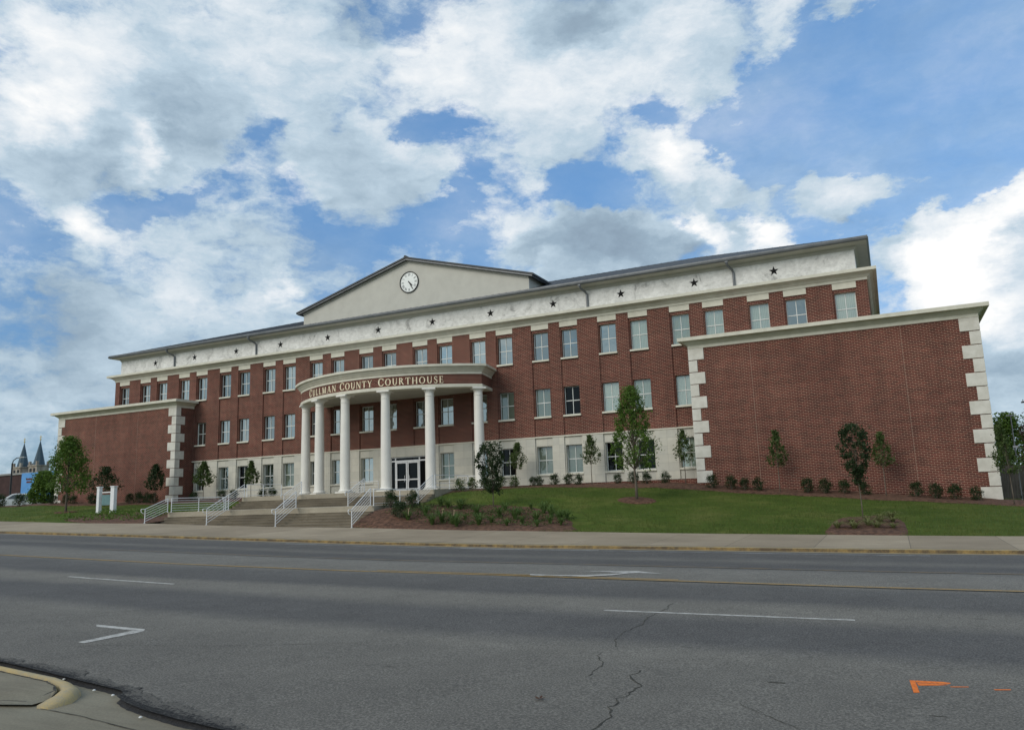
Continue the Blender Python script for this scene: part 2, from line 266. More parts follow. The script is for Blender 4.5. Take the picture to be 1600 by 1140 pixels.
def mat_concrete(name, a, b, stain, slab=None, ox=0.0):
    t = NT(name)
    n = t.noise(1.4, 8, 0.65); n2 = t.noise(0.35, 6, 0.7); f = t.noise(40, 3, 0.6); n3 = t.noise(2.0, 6, 0.7, stretch=(0.35, 2.2, 2.2))
    c = t.ramp(n, ((0.3, a), (0.7, b)))
    c = t.mix(t.ramp(n2, ((0.42, (0, 0, 0)), (0.68, (0.75, 0.75, 0.75)))), c, stain)
    c = t.mix(1.0, c, t.ramp(n3, ((0.3, (0.84, 0.84, 0.84)), (0.7, (1.12, 1.12, 1.12)))), 'MULTIPLY')
    c = t.mix(1.0, c, t.ramp(f, ((0.3, (0.86, 0.86, 0.86)), (0.7, (1.12, 1.12, 1.12)))), 'MULTIPLY')
    if slab:
        sp = t.n('ShaderNodeSeparateXYZ'); t.l(t.P, sp.inputs[0])
        fr = t.math('FRACT', t.math('DIVIDE', t.math('ADD', sp.outputs[0], 500+ox), slab))
        j = t.math('LESS_THAN', t.math('ABSOLUTE', t.math('SUBTRACT', fr, 0.5)), 0.012/slab*1.2)
        c = t.mix(t.math('MULTIPLY', j, 0.6), c, (0.09, 0.08, 0.065))
        idx = t.math('FLOOR', t.math('ADD', t.math('DIVIDE', t.math('ADD', sp.outputs[0], 500+ox), slab), 0.5))
        wnz = t.n('ShaderNodeTexWhiteNoise', noise_dimensions='1D'); t.l(idx, wnz.inputs['W'])
        c = t.mix(1.0, c, t.ramp(wnz.outputs[0], ((0.0, (0.88, 0.87, 0.86)), (1.0, (1.1, 1.1, 1.1)))), 'MULTIPLY')
    t.bump(n, 0.004)
    return t.fin(c, 0.9, spec=0.25)
def mat_lip(name, a, b):
    t = NT(name); n = t.noise(30, 5, 0.75); n2 = t.noise(5, 5, 0.7)
    c = t.ramp(t.math('ADD', t.math('MULTIPLY', n, 0.75), t.math('MULTIPLY', n2, 0.25)), ((a, (0.018, 0.018, 0.019)), ((a+b)/2, (0.055, 0.053, 0.05)), (b, (0.14, 0.131, 0.116))))
    t.bump(n, 0.02); return t.fin(c, 0.95, spec=0.2)
mat_lip('lip_dark', 0.46, 0.66); mat_lip('lip_mid', 0.40, 0.56); mat_lip('lip_pale', 0.34, 0.50)
mat_concrete('sidewalk_concrete', (0.31, 0.255, 0.18), (0.41, 0.34, 0.25), (0.25, 0.205, 0.145), 3.0)
mat_concrete('near_concrete', (0.19, 0.175, 0.13), (0.26, 0.24, 0.18), (0.15, 0.125, 0.09))
mat_concrete('step_concrete', (0.20, 0.175, 0.13), (0.34, 0.30, 0.23), (0.075, 0.062, 0.048))
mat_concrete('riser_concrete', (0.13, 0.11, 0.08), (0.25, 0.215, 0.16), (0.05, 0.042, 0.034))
mat_concrete('platform_concrete', (0.34, 0.30, 0.23), (0.42, 0.38, 0.30), (0.22, 0.19, 0.14))
def mat_worn_paint(name, col, under, wear=0.48, sc=7.0):
    t = NT(name); n = t.noise(sc, 8, 0.7); n2 = t.noise(60, 3, 0.7)
    m = t.math('ADD', t.math('MULTIPLY', n, 0.6), t.math('MULTIPLY', n2, 0.4))
    c = t.mix(t.ramp(m, ((wear-0.06, (0, 0, 0)), (wear+0.06, (1, 1, 1)))), under, col)
    return t.fin(c, 0.8, spec=0.3)
mat_worn_paint('line_white', (0.50, 0.485, 0.45), (0.24, 0.23, 0.21), 0.47)
mat_worn_paint('line_white_faint', (0.33, 0.34, 0.34), (0.15, 0.15, 0.15), 0.5, 2.0)
mat_worn_paint('line_yellow', (0.40, 0.25, 0.075), (0.19, 0.155, 0.10), 0.46)
mat_worn_paint('line_yellow_faint', (0.26, 0.17, 0.07), (0.15, 0.14, 0.12), 0.5, 2.0)
mat_worn_paint('kerb_yellow', (0.36, 0.28, 0.14), (0.28, 0.245, 0.17), 0.54, 1.6)
mat_worn_paint('kerb_side', (0.28, 0.19, 0.07), (0.09, 0.065, 0.04), 0.52, 2.5)
mat_worn_paint('nose_yellow', (0.42, 0.32, 0.15), (0.31, 0.27, 0.18), 0.50, 4.0)
mat_noise('crack_tar', (0.022, 0.022, 0.018), (0.085, 0.078, 0.06), 12, 0.95)

def mat_lawn():
    t = NT('lawn')
    a = t.noise(0.35, 6, 0.65); b = t.noise(2.0, 7, 0.7, stretch=(0.6, 1.6, 1)); c3 = t.noise(25, 4, 0.7)
    c = t.ramp(a, ((0.3, (0.052, 0.090, 0.014)), (0.5, (0.078, 0.118, 0.021)), (0.72, (0.138, 0.150, 0.042))))
    c = t.mix(1.0, c, t.ramp(b, ((0.3, (0.72, 0.76, 0.7)), (0.72, (1.35, 1.28, 1.2)))), 'MULTIPLY')
    c = t.mix(1.0, c, t.ramp(c3, ((0.3, (0.65, 0.65, 0.65)), (0.7, (1.35, 1.35, 1.3)))), 'MULTIPLY')
    t.bump(c3, 0.05)
    return t.fin(c, 0.95, spec=0.15)
mat_lawn()
def mat_leaf(name, lo, hi, tr=0.35, sc=1.5, rough=0.6):
    t = NT(name); n = t.noise(sc, 4, 0.6); n2 = t.noise(sc*9, 2, 0.6)
    c = t.ramp(t.math('ADD', t.math('MULTIPLY', n, 0.5), t.math('MULTIPLY', n2, 0.5)), ((0.36, lo), (0.64, hi)))
    t.fin(c, rough, spec=0.3)
    tr_n = t.n('ShaderNodeBsdfTranslucent'); t.l(c, tr_n.inputs[0])
    mx = t.n('ShaderNodeMixShader'); mx.inputs[0].default_value = tr
    t.l(t.b.outputs[0], mx.inputs[1]); t.l(tr_n.outputs[0], mx.inputs[2]); t.l(mx.outputs[0], t.out.inputs[0])
    return t.m
mat_leaf('leaf_fresh', (0.045, 0.100, 0.014), (0.150, 0.240, 0.040))
mat_leaf('leaf_mid', (0.036, 0.072, 0.016), (0.115, 0.160, 0.048))
mat_leaf('leaf_dark', (0.014, 0.034, 0.010), (0.045, 0.075, 0.026))
mat_leaf('leaf_shrub', (0.012, 0.032, 0.010), (0.038, 0.075, 0.020), sc=4)
mat_leaf('leaf_daylily', (0.05, 0.10, 0.020), (0.13, 0.20, 0.055), sc=5)
mat_leaf('leaf_pale', (0.13, 0.15, 0.05), (0.26, 0.27, 0.11), sc=5)
mat_leaf('leaf_rust', (0.14, 0.04, 0.02), (0.22, 0.07, 0.035), sc=5)
mat_leaf('leaf_pinkish', (0.10, 0.055, 0.045), (0.20, 0.12, 0.10), sc=3)
mat_leaf('grass_blade', (0.066, 0.105, 0.017), (0.150, 0.172, 0.045), sc=0.8)

def mat_glass(name, behind, refl, tint=(0.80, 0.90, 0.90), slat=False):
    t = NT(name)
    g = t.n('ShaderNodeBsdfGlossy'); g.inputs['Roughness'].default_value = 0.015; g.inputs['Color'].default_value = tint+(1,)
    df = t.n('ShaderNodeBsdfDiffuse')
    if slat:
        sp = t.n('ShaderNodeSeparateXYZ'); t.l(t.P, sp.inputs[0])
        w = t.math('FRACT', t.math('MULTIPLY', t.math('ADD', sp.outputs[0], 100), 9.0))
        t.l(t.mix(t.math('GREATER_THAN', w, 0.82), behind, tuple(x*0.6 for x in behind)), df.inputs[0])
    else:
        df.inputs[0].default_value = behind+(1,)
    n = t.noise(0.8, 2, 0.5); bp = t.n('ShaderNodeBump'); bp.inputs['Distance'].default_value = 0.012; t.l(n, bp.inputs['Height']); t.l(bp.outputs[0], g.inputs['Normal'])
    mx = t.n('ShaderNodeMixShader'); mx.inputs[0].default_value = refl
    t.l(df.outputs[0], mx.inputs[1]); t.l(g.outputs[0], mx.inputs[2]); t.l(mx.outputs[0], t.out.inputs[0])
    return t.m
mat_glass('glass_sky', (0.02, 0.025, 0.025), 0.44, (0.80, 0.88, 0.84))
mat_glass('glass_blind', (0.30, 0.36, 0.30), 0.27, (0.8, 0.88, 0.84), slat=True)
mat_glass('glass_green', (0.13, 0.16, 0.12), 0.16, slat=True)
mat_glass('glass_dark', (0.004, 0.004, 0.005), 0.022)
mat_glass('glass_car', (0.01, 0.012, 0.014), 0.10)
mat_glass('glass_sky_deep', (0.015, 0.018, 0.018), 0.33, (0.78, 0.88, 0.86))
mat_glass('glass_sky_bright', (0.05, 0.06, 0.055), 0.52, (0.80, 0.88, 0.84))
mat_glass('glass_blind_dim', (0.22, 0.27, 0.22), 0.22, (0.8, 0.88, 0.84), slat=True)

# ------------------------------------------------------------------ mesh helpers
ORG = {}
def org(o): return ORG.get(o, Vector((0, 0, 0)))
class MB:
    def __init__(s): s.v = []; s.f = []; s.m = []
    def add(s, vs, fs, m=0):
        b = len(s.v); s.v += [tuple(x) for x in vs]; s.f += [tuple(b+i for i in f) for f in fs]; s.m += [m]*len(fs); return s
    def box(s, x0, x1, y0, y1, z0, z1, m=0):
        vs = [(x, y, z) for z in (z0, z1) for y in (y0, y1) for x in (x0, x1)]
        return s.add(vs, [(0, 2, 3, 1), (4, 5, 7, 6), (0, 1, 5, 4), (2, 6, 7, 3), (0, 4, 6, 2), (1, 3, 7, 5)], m)
    def prism(s, pts, a, b, ax='z', m=0):
        n = len(pts)
        def mk(p, w):
            return {'z': (p[0], p[1], w), 'y': (p[0], w, p[1]), 'x': (w, p[0], p[1])}[ax]
        vs = [mk(p, a) for p in pts]+[mk(p, b) for p in pts]
        return s.add(vs, [tuple(range(n))[::-1], tuple(range(n, 2*n))]+[(i, (i+1) % n, n+(i+1) % n, n+i) for i in range(n)], m)
    def tube(s, path, rad, n=8, m=0, cap=True):
        P = [Vector(p) for p in path]; rs = rad if isinstance(rad, (list, tuple)) else [rad]*len(P)
        vs = []; fs = []
        for i, p in enumerate(P):
            t = (P[min(i+1, len(P)-1)]-P[max(i-1, 0)]).normalized()
            a = t.orthogonal().normalized() if i == 0 else (a-t*a.dot(t)).normalized()
            b = t.cross(a)
            vs += [p+(a*math.cos(2*math.pi*k/n)+b*math.sin(2*math.pi*k/n))*rs[i] for k in range(n)]
        for i in range(len(P)-1):
            fs += [(i*n+k, i*n+(k+1) % n, (i+1)*n+(k+1) % n, (i+1)*n+k) for k in range(n)]
        if cap: fs += [tuple(range(n))[::-1], tuple(range((len(P)-1)*n, len(P)*n))]
        return s.add(vs, fs, m)
    def lathe(s, prof, c, n=32, m=0):
        vs = [(c[0]+r*math.cos(2*math.pi*k/n), c[1]+r*math.sin(2*math.pi*k/n), c[2]+z) for r, z in prof for k in range(n)]
        fs = [(i*n+k, i*n+(k+1) % n, (i+1)*n+(k+1) % n, (i+1)*n+k) for i in range(len(prof)-1) for k in range(n)]
        fs += [tuple(range(n))[::-1], tuple(range((len(prof)-1)*n, len(prof)*n))]
        return s.add(vs, fs, m)
    def sweep(s, path, prof, closed=False, m=0, cap=True):
        n = len(path); k = len(prof); P = [Vector(p) for p in path]; vs = []; fs = []
        for i in range(n):
            ds = []
            if closed or i > 0: ds.append((P[i]-P[i-1]).normalized())
            if closed or i < n-1: ds.append((P[(i+1) % n]-P[i]).normalized())
            ns = [Vector((d.y, -d.x)) for d in ds]
            nn = ns[0] if len(ns) == 1 else (ns[0]+ns[1]).normalized()
            sc = 1.0 if len(ns) == 1 else 1.0/max(0.3, nn.dot(ns[0]))
            vs += [(P[i].x+nn.x*o*sc, P[i].y+nn.y*o*sc, z) for o, z in prof]
        for i in range(n if closed else n-1):
            j = (i+1) % n
            fs += [(i*k+a, j*k+a, j*k+(a+1) % k, i*k+(a+1) % k) for a in range(k)]
        if cap and not closed: fs += [tuple(range(k))[::-1], tuple(range((n-1)*k, n*k))]
        return s.add(vs, fs, m)
    def build(s, name, mats, parent=None, smooth=False, local=False, bevel=0, loc=None):
        me = bpy.data.meshes.new(name); o = bpy.data.objects.new(name, me); COL.objects.link(o)
        off = org(parent) if (parent is not None and not local) else Vector((0, 0, 0))
        if loc is not None: off = Vector(loc)
        me.from_pydata([(Vector(v)-off) for v in s.v], [], s.f)
        for mm in (mats if isinstance(mats, (list, tuple)) else [mats]): me.materials.append(MATS[mm])
        me.polygons.foreach_set('material_index', s.m)
        if smooth: me.polygons.foreach_set('use_smooth', [True]*len(s.f))
        me.update()
        if parent is not None:
            o.parent = parent
            if loc is not None: o.location = Vector(loc)-org(parent); ORG[o] = Vector(loc)
            else: ORG[o] = off.copy()
        elif loc is not None: o.location = loc; ORG[o] = Vector(loc)
        if bevel:
            b = o.modifiers.new('bevel', 'BEVEL'); b.width = bevel; b.segments = 2; b.limit_method = 'ANGLE'
        return o
def fixn(o):
    import bmesh
    bm = bmesh.new(); bm.from_mesh(o.data); bmesh.ops.recalc_face_normals(bm, faces=bm.faces); bm.to_mesh(o.data); bm.free(); return o
def tag(o, label=None, cat=None, group=None, kind=None):
    for k, v in (('label', label), ('category', cat), ('group', group), ('kind', kind)):
        if v: o[k] = v
    return o
def empty(name, loc, rz=0, label=None, cat=None, group=None):
    o = bpy.data.objects.new(name, None); COL.objects.link(o); o.location = loc; o.rotation_euler = (0, 0, rz); o.empty_display_size = 0.3
    ORG[o] = Vector(loc); return tag(o, label, cat, group)
def interp(x, X, Z):
    if x <= X[0]: return Z[0]
    for i in range(1, len(X)):
        if x <= X[i]: return Z[i-1]+(Z[i]-Z[i-1])*(x-X[i-1])/(X[i]-X[i-1])
    return Z[-1]
ORD = ['first', 'second', 'third', 'fourth', 'fifth', 'sixth', 'seventh', 'eighth', 'ninth', 'tenth', 'eleventh', 'twelfth', 'thirteenth', 'fourteenth', 'fifteenth', 'sixteenth', 'seventeenth', 'eighteenth', 'nineteenth', 'twentieth', 'twenty-first', 'twenty-second', 'twenty-third', 'twenty-fourth', 'twenty-fifth', 'twenty-sixth', 'twenty-seventh', 'twenty-eighth']

# ------------------------------------------------------------------ terrain, road, pavements
RX = [-60, 17.3, 28.4, 37.3, 44.8, 51, 56.4, 61, 65, 68.6, 80, 200]; RZ = [3.0, .90, .59, .31, .087, -.06, -.14, -.22, -.289, -.33, -.36, -.36]
CY = [-60, -46, -42.6, -38.85, -35.4, -31.95, -28.5, -24.5]; CZ = [-.05, -.05, -.03, .06, .16, .14, .03, 0]
SX = [-60, 6.5, 15.7, 22.3, 27.5, 32.9, 38.3, 45, 50.3, 55.6, 60, 65, 69.4, 80, 200]; SZ = [3.2, 1.53, 1.23, 1.1, .9, .73, .59, .38, .25, .11, .016, -.09, -.17, -.2, -.2]
BX = [-60, -28, -10, -5, 5.3, 15, 38, 44, 51.5, 53.8, 58, 61.8, 65.3, 68.5, 70.5, 76, 90, 200]; BZ = [2.9, 2.7, 2.9, 2.72, 2.55, 2.5, 2.58, 2.62, 2.44, 2.27, 1.85, 1.57, 1.26, .98, .78, .45, .1, 0]
KY, SY = -24.5, -18.1
def rz(x, y): return interp(x, RX, RZ)+interp(y, CY, CZ)
def H(x, y):
    if y <= KY: return rz(x, y)
    if y <= SY:
        t = (y-KY)/(SY-KY); return (interp(x, RX, RZ)+.135)*(1-t)+interp(x, SX, SZ)*t
    t = min(1, (y-SY)/16.1); w = interp(x, [30, 36, 43, 52], [1, 1, 1, 0])*interp(x, [10, 30], [0, 1])
    t = t*(1-w)+interp(t, [0, .15, .44, .54, .66, .8, 1], [0, .15, .58, .80, .93, .97, 1])*w
    w2 = interp(x, [36, 38, 39.4, 43], [0, 1, 1, 0]); t0 = min(1, (y-SY)/16.1)
    t = t*(1-w2)+interp(t0, [0, .13, .3, .44, .54, .66, .8, 1], [0, .45, .54, .60, .80, .93, .97, 1])*w2
    return interp(x, SX, SZ)*(1-t)+interp(x, BX, BZ)*t
def bumpy(x, y): return 0.03*math.sin(x*1.3+y*0.7)*math.sin(y*0.9-x*0.4)+0.015*math.sin(x*3.1)*math.sin(y*2.7)
def G(x, y):        # the lawn surface
    return H(x, y)+(bumpy(x, y)*min(1, (y-SY)/1.0) if y > SY else 0)
def frange(a, b, s):
    n = int(round((b-a)/s)); return [a+(b-a)*i/n for i in range(n+1)]
def grid(xs, ys, fz, m=0):
    mb = MB(); n = len(xs)
    vs = [(x, y, fz(x, y)) for y in ys for x in xs]
    fs = [(j*n+i, j*n+i+1, (j+1)*n+i+1, (j+1)*n+i) for j in range(len(ys)-1) for i in range(n-1)]
    return mb.add(vs, fs, m)
xs = [-2500, -900, -400, -200, -120, -80, -60, -45, -35, -28]+frange(-24, 21.2, 0.6)+frange(21.4, 38.2, 0.8)[0:]+frange(38.4, 80, 0.52)+[84, 90, 100, 120, 160, 200, 400, 900, 2500]
ys = [-2500, -600, -200, -90, -60, -52, -46, -40, -34, -28, KY, KY+.05, SY-.05, SY]+frange(SY+.4, 0, 0.5)+[2, 6, 12, 26, 60, 120, 300, 900, 2500]
def gz(x, y):
    if y <= SY-.01: return H(x, y)-0.35
    z = G(x, y)
    if 21.35 <= x <= 38.25 and y > SY-0.2: z -= 0.75
    return z-0.02
tag(grid(xs, ys, gz).build('ground', 'lawn', smooth=True), kind='structure')

# road: the southern edge follows the ragged asphalt lip
EP = [(-60, -46.1), (50, -46.05), (53.25, -46.17), (54.45, -46.36), (55.47, -46.54), (56.45, -46.70), (56.60, -46.78), (56.66, -46.92), (56.95, -47.05), (57.44, -47.20), (58.13, -47.33), (58.83, -47.42), (60.5, -47.6), (66, -47.9), (200, -48)]
def edge(x): return interp(x, [p[0] for p in EP], [p[1] for p in EP])
rx = [-200, -120, -60, -30, -10, 0]+frange(5, 50, 1.5)+frange(50.1, 62, 0.1)[0:]+frange(63, 90, 1.5)+[120, 200, 400]
fr = [0, .006, .02, .05, .1, .2, .3, .4, .5, .6, .7, .8, .9, 1]
mb = MB(); n = len(rx); vs = []
for f in fr:
    for x in rx:
        e = edge(x)+(random.uniform(-.012, .012) if 50 < x < 62 else 0) if f == 0 else edge(x)
        y = e+(KY-.02-e)*f
        z = rz(min(x, 200), y)
        if f == 0: z -= 0.075
        if f == .006: z -= 0.012
        vs.append((x, y, z))
mb.add(vs, [(j*n+i, j*n+i+1, (j+1)*n+i+1, (j+1)*n+i) for j in range(len(fr)-1) for i in range(n-1)], 0)
mb.m = [(1 if j == 0 else 0) for j in range(len(fr)-1) for i in range(n-1)]
tag(mb.build('road', ['asphalt', 'asphalt_edge'], smooth=False), kind='structure')
# dark fresh tar strip along the lip (a patch of its own, lying on the road)
mb = MB(); pts = frange(50, 61.5, 0.03); vs = []; ra = 0
for x in pts:
    ra = ra*.6+random.uniform(-.022, .022); e = edge(x); w = (0.07+0.015*math.sin(x*2.1)+0.01*math.sin(x*7))*interp(x, [50, 56.2, 57, 61], [1, 1, 1.5, 1])+ra*.6
    vs += [(x, e+.045+dy, rz(x, e+dy)+.004) for dy in (0, w, w*2, w*3.2)]
mb.add(vs, [(4*i+k, 4*i+4+k, 4*i+5+k, 4*i+1+k) for i in range(len(pts)-1) for k in range(3)]); mb.m = [k for i in range(len(pts)-1) for k in range(3)]
tag(mb.build('asphalt_lip', ['lip_dark', 'lip_mid', 'lip_pale']), kind='structure')
# near apron, sidewalk corner and kerb
tag(grid(frange(30, 90, 2), [-75, -60, -54, -50, -49, -48, -47, -46, -45.8], lambda x, y: rz(x, y)-.062).build('apron_pavement', 'near_concrete'), kind='structure')
KP = [(30, -45.95), (48, -46.2), (52.5, -46.36), (53.83, -46.54), (54.6, -46.64), (55.2, -46.72), (55.55, -46.83), (55.86, -47.0), (56.0, -47.2), (56.02, -47.42)]
def kerbh(i): return [.115, .115, .115, .115, .112, .11, .11, .105, .085, .03][i]
KW = [.09, .09, .09, .09, .10, .12, .15, .20, .22, .19]
mb = MB(); vs = []; k = 6
for i, (x, y) in enumerate(KP):
    a = Vector(KP[max(0, i-1)]); b = Vector(KP[min(len(KP)-1, i+1)]); d = (b-a).normalized(); nn = Vector((-d.y, d.x))   # towards the road
    h = kerbh(i); w = KW[i]; z0 = rz(x, y)-.062; p = Vector((x, y))
    for o, z in ((0, -.15), (0, h), (w*.55, h+.004), (w*.82, h*.86), (w*.97, h*.45), (w*1.05, -.02)):
        q = p+nn*o; vs.append((q.x, q.y, z0+z))
mb.add(vs, [(i*k+a, (i+1)*k+a, (i+1)*k+a+1, i*k+a+1) for i in range(len(KP)-1) for a in range(k-1)]+[tuple(range((len(KP)-1)*k, len(KP)*k))])
tag(fixn(mb.build('near_kerb', 'nose_yellow', smooth=True)), kind='structure')
poly = [(30, -45.97), (48, -46.22), (52.5, -46.39), (53.83, -46.57), (54.6, -46.67), (55.2, -46.75), (55.52, -46.86), (55.8, -47.03), (55.9, -47.2), (55.93, -47.42), (54.4, -47.95), (50, -49.3), (30, -55)]
mb = MB(); mb.add([(x, y, rz(x, y)-.062+(.085 if i < 8 else .03)) for i, (x, y) in enumerate(poly)], [tuple(range(len(poly)))[::-1]])
tag(fixn(mb.build('near_pavement', 'near_concrete')), kind='structure')
def ribbon(pts, w, zf=None, lift=.006, jit=0.0):
    mb = MB(); vs = []
    for i, (x, y) in enumerate(pts):
        a = Vector(pts[max(0, i-1)]); b = Vector(pts[min(len(pts)-1, i+1)]); d = (b-a).normalized(); nn = Vector((-d.y, d.x))
        ww = (w[i] if isinstance(w, list) else w)*(1+random.uniform(-jit, jit))/2
        for s in (-1, 1): vs.append((x+nn.x*ww*s, y+nn.y*ww*s, (zf or rz)(x+nn.x*ww*s, y+nn.y*ww*s)+lift))
    return mb.add(vs, [(2*i, 2*i+1, 2*i+3, 2*i+2) for i in range(len(pts)-1)])
def ja(pts, st, amp):
    o = []
    for (x0, y0), (x1, y1) in zip(pts, pts[1:]):
        L = math.hypot(x1-x0, y1-y0); nn = max(1, int(L/st))
        for k in range(nn):
            t = k/nn; o.append((x0+(x1-x0)*t+random.uniform(-amp, amp), y0+(y1-y0)*t+random.uniform(-amp, amp)))
    return o+[pts[-1]]
apz = lambda x, y: rz(x, y)-.062
tag(ribbon(ja([(56.1, -47.42), (56.8, -47.45), (57.7, -47.56), (58.7, -47.72), (60, -47.9)], .12, .006), .014, apz, .006, .5).build('joint', 'crack_tar'), kind='structure')
tag(ribbon(ja([(55.9, -47.47), (55.6, -47.55), (55.2, -47.72), (54.2, -48.1)], .1, .008), .02, lambda x, y: apz(x, y)+.05, .03, .5).build('joint', 'crack_tar'), kind='structure')
tag(ribbon(ja([(52, -46.36), (53.83, -46.585), (54.6, -46.685), (55.2, -46.765), (55.5, -46.87), (55.77, -47.04), (55.87, -47.25)], .08, .006), .022, apz, .09, .4).build('kerb_joint', 'crack_tar'), kind='structure')

# far kerb and sidewalk
sx = [-200, -100, -60, -30, -15, -5]+frange(0, 90, 1.5)+[120, 200, 400]
def kz(x): return interp(x, RX, RZ)
mb = MB(); vs = []
for x in sx:
    z = kz(x)
    for y, dz in ((KY-.26, .006), (KY-.03, .012), (KY, .12), (KY+.03, .135), (KY+.14, .14)): vs.append((x, y, z+dz))
mb.add(vs, [(i*5+a, (i+1)*5+a, (i+1)*5+a+1, i*5+a+1) for i in range(len(sx)-1) for a in range(4)])
mb.m = [(0, 1, 2, 2)[a] for i in range(len(sx)-1) for a in range(4)]
tag(mb.build('kerb', ['kerb_yellow', 'kerb_side', 'kerb_yellow']), kind='structure')
tag(grid(sx, [KY+.16, KY+1.5, KY+3, KY+4.5, SY+.02], lambda x, y: H(x, y)+.005).build('sidewalk', 'sidewalk_concrete'), kind='structure')
# thin dirty gap behind the kerb
tag(ribbon(ja([(0, KY+.17), (90, KY+.17)], .5, .004), .02, lambda x, y: kz(x)+.157, .006, .5).build('kerb_joint', 'crack_tar'), kind='structure')

# road markings
def line(name, x0, x1, y0, y1, w, m, lift=.006, st=.8, jit=.05):
    nn = max(2, int(abs(x1-x0)/st)); pts = [(x0+(x1-x0)*i/nn, y0+(y1-y0)*i/nn) for i in range(nn+1)]
    return tag(ribbon(pts, w, None, lift, jit).build(name, m), kind='structure')
line('lane_line', 43.86, 48.28, -38.60, -38.80, .10, 'line_white')
line('lane_line', 60.14, 64.41, -39.38, -39.14, .10, 'line_white')
line('centre_line', -100, 120, -35.40, -35.40, .12, 'line_yellow')
line('centre_line', 52, 60.5, -35.12, -35.20, .10, 'line_yellow')
line('turn_lane_line', 36, 80, -31.95, -31.95, .10, 'line_yellow_faint', jit=.2)
for a, b in ((31.7, 35.1), (45.9, 49.5), (60.0, 63.6), (-10, -6), (17, 20.6)): line('lane_line', a, b, -28.5, -28.5, .10, 'line_white_faint')
line('edge_line', 40, 66, -25.45, -25.45, .16, 'line_white_faint', jit=.3)
line('edge_line', 49, 55, -25.2, -25.25, .12, 'line_white', jit=.3)
def flat(name, polys, m, lift=.006):
    mb = MB()
    for pl in polys: mb.add([(x, y, rz(x, y)+lift) for x, y in pl], [tuple(range(len(pl)))])
    return tag(fixn(mb.build(name, m)), kind='structure')
flat('corner_marking', [[(51.58, -43.40), (52.95, -43.46), (53.10, -43.60), (52.86, -43.62), (51.80, -43.56)], [(53.10, -43.60), (53.13, -43.78), (53.09, -44.74), (52.90, -44.70), (52.86, -43.64)]], 'line_white')
flat('turn_arrow', [[(56.60, -34.95), (56.74, -35.22), (57.6, -35.26), (58.2, -35.12), (58.72, -34.66), (58.98, -34.05), (58.80, -34.0), (58.50, -34.45), (58.0, -34.82), (57.4, -34.98)], [(58.3, -34.05), (59.0, -33.45), (59.80, -33.95), (59.2, -33.93), (58.98, -34.05), (58.78, -33.98)], [(57.5, -33.9), (58.5, -33.6), (59.0, -33.45), (58.45, -33.86)]], 'line_white')
flat('spray_mark', [[(65.13, -42.63), (65.185, -42.62), (65.235, -43.42), (65.175, -43.46)], [(65.195, -42.76), (65.40, -42.80), (65.57, -42.85), (65.56, -42.91), (65.40, -42.94), (65.21, -42.95)], [(65.215, -42.97), (65.48, -42.945), (65.55, -42.95), (65.44, -43.02), (65.235, -43.10)], [(65.55, -43.03), (65.74, -42.97), (65.74, -43.0), (65.56, -43.06)], [(65.98, -43.01), (66.15, -42.95), (66.15, -42.99), (65.99, -43.05)]], 'spray_orange')
for pts, w in (([(62.07, -43.46), (62.02, -43.75), (62.12, -44.0), (62.3, -44.24), (62.24, -44.45), (62.28, -44.63), (62.2, -44.85), (62.25, -45.0), (62.22, -45.2), (62.35, -45.5), (62.36, -45.93), (62.3, -46.4)], .019),
               ([(61.14, -38.3), (61.2, -39.0), (61.12, -39.87), (61.2, -40.5), (61.1, -41.2), (61.15, -41.79), (61.3, -42.2), (61.25, -42.8), (61.5, -43.3), (61.53, -43.94)], .014),
               ([(53.0, -45.0), (54.0, -44.6), (55.6, -44.1), (57.5, -43.2)], .008), ([(63.5, -44.6), (64.3, -45.4), (64.6, -46.2)], .008)):
    tag(ribbon(ja(pts, .09, .025), w, None, .005, .7).build('road_crack', 'crack_tar'), kind='structure')
for k in range(26):
    x = random.uniform(47, 68); y = random.uniform(-45.5, -36); L = random.uniform(.05, .22)
    if k < 14: tag(ribbon(ja([(x, y), (x+L, y+random.uniform(-.02, .02))], .05, .008), .02, None, .005, .6).build('road_pit', 'crack_tar'), kind='structure')

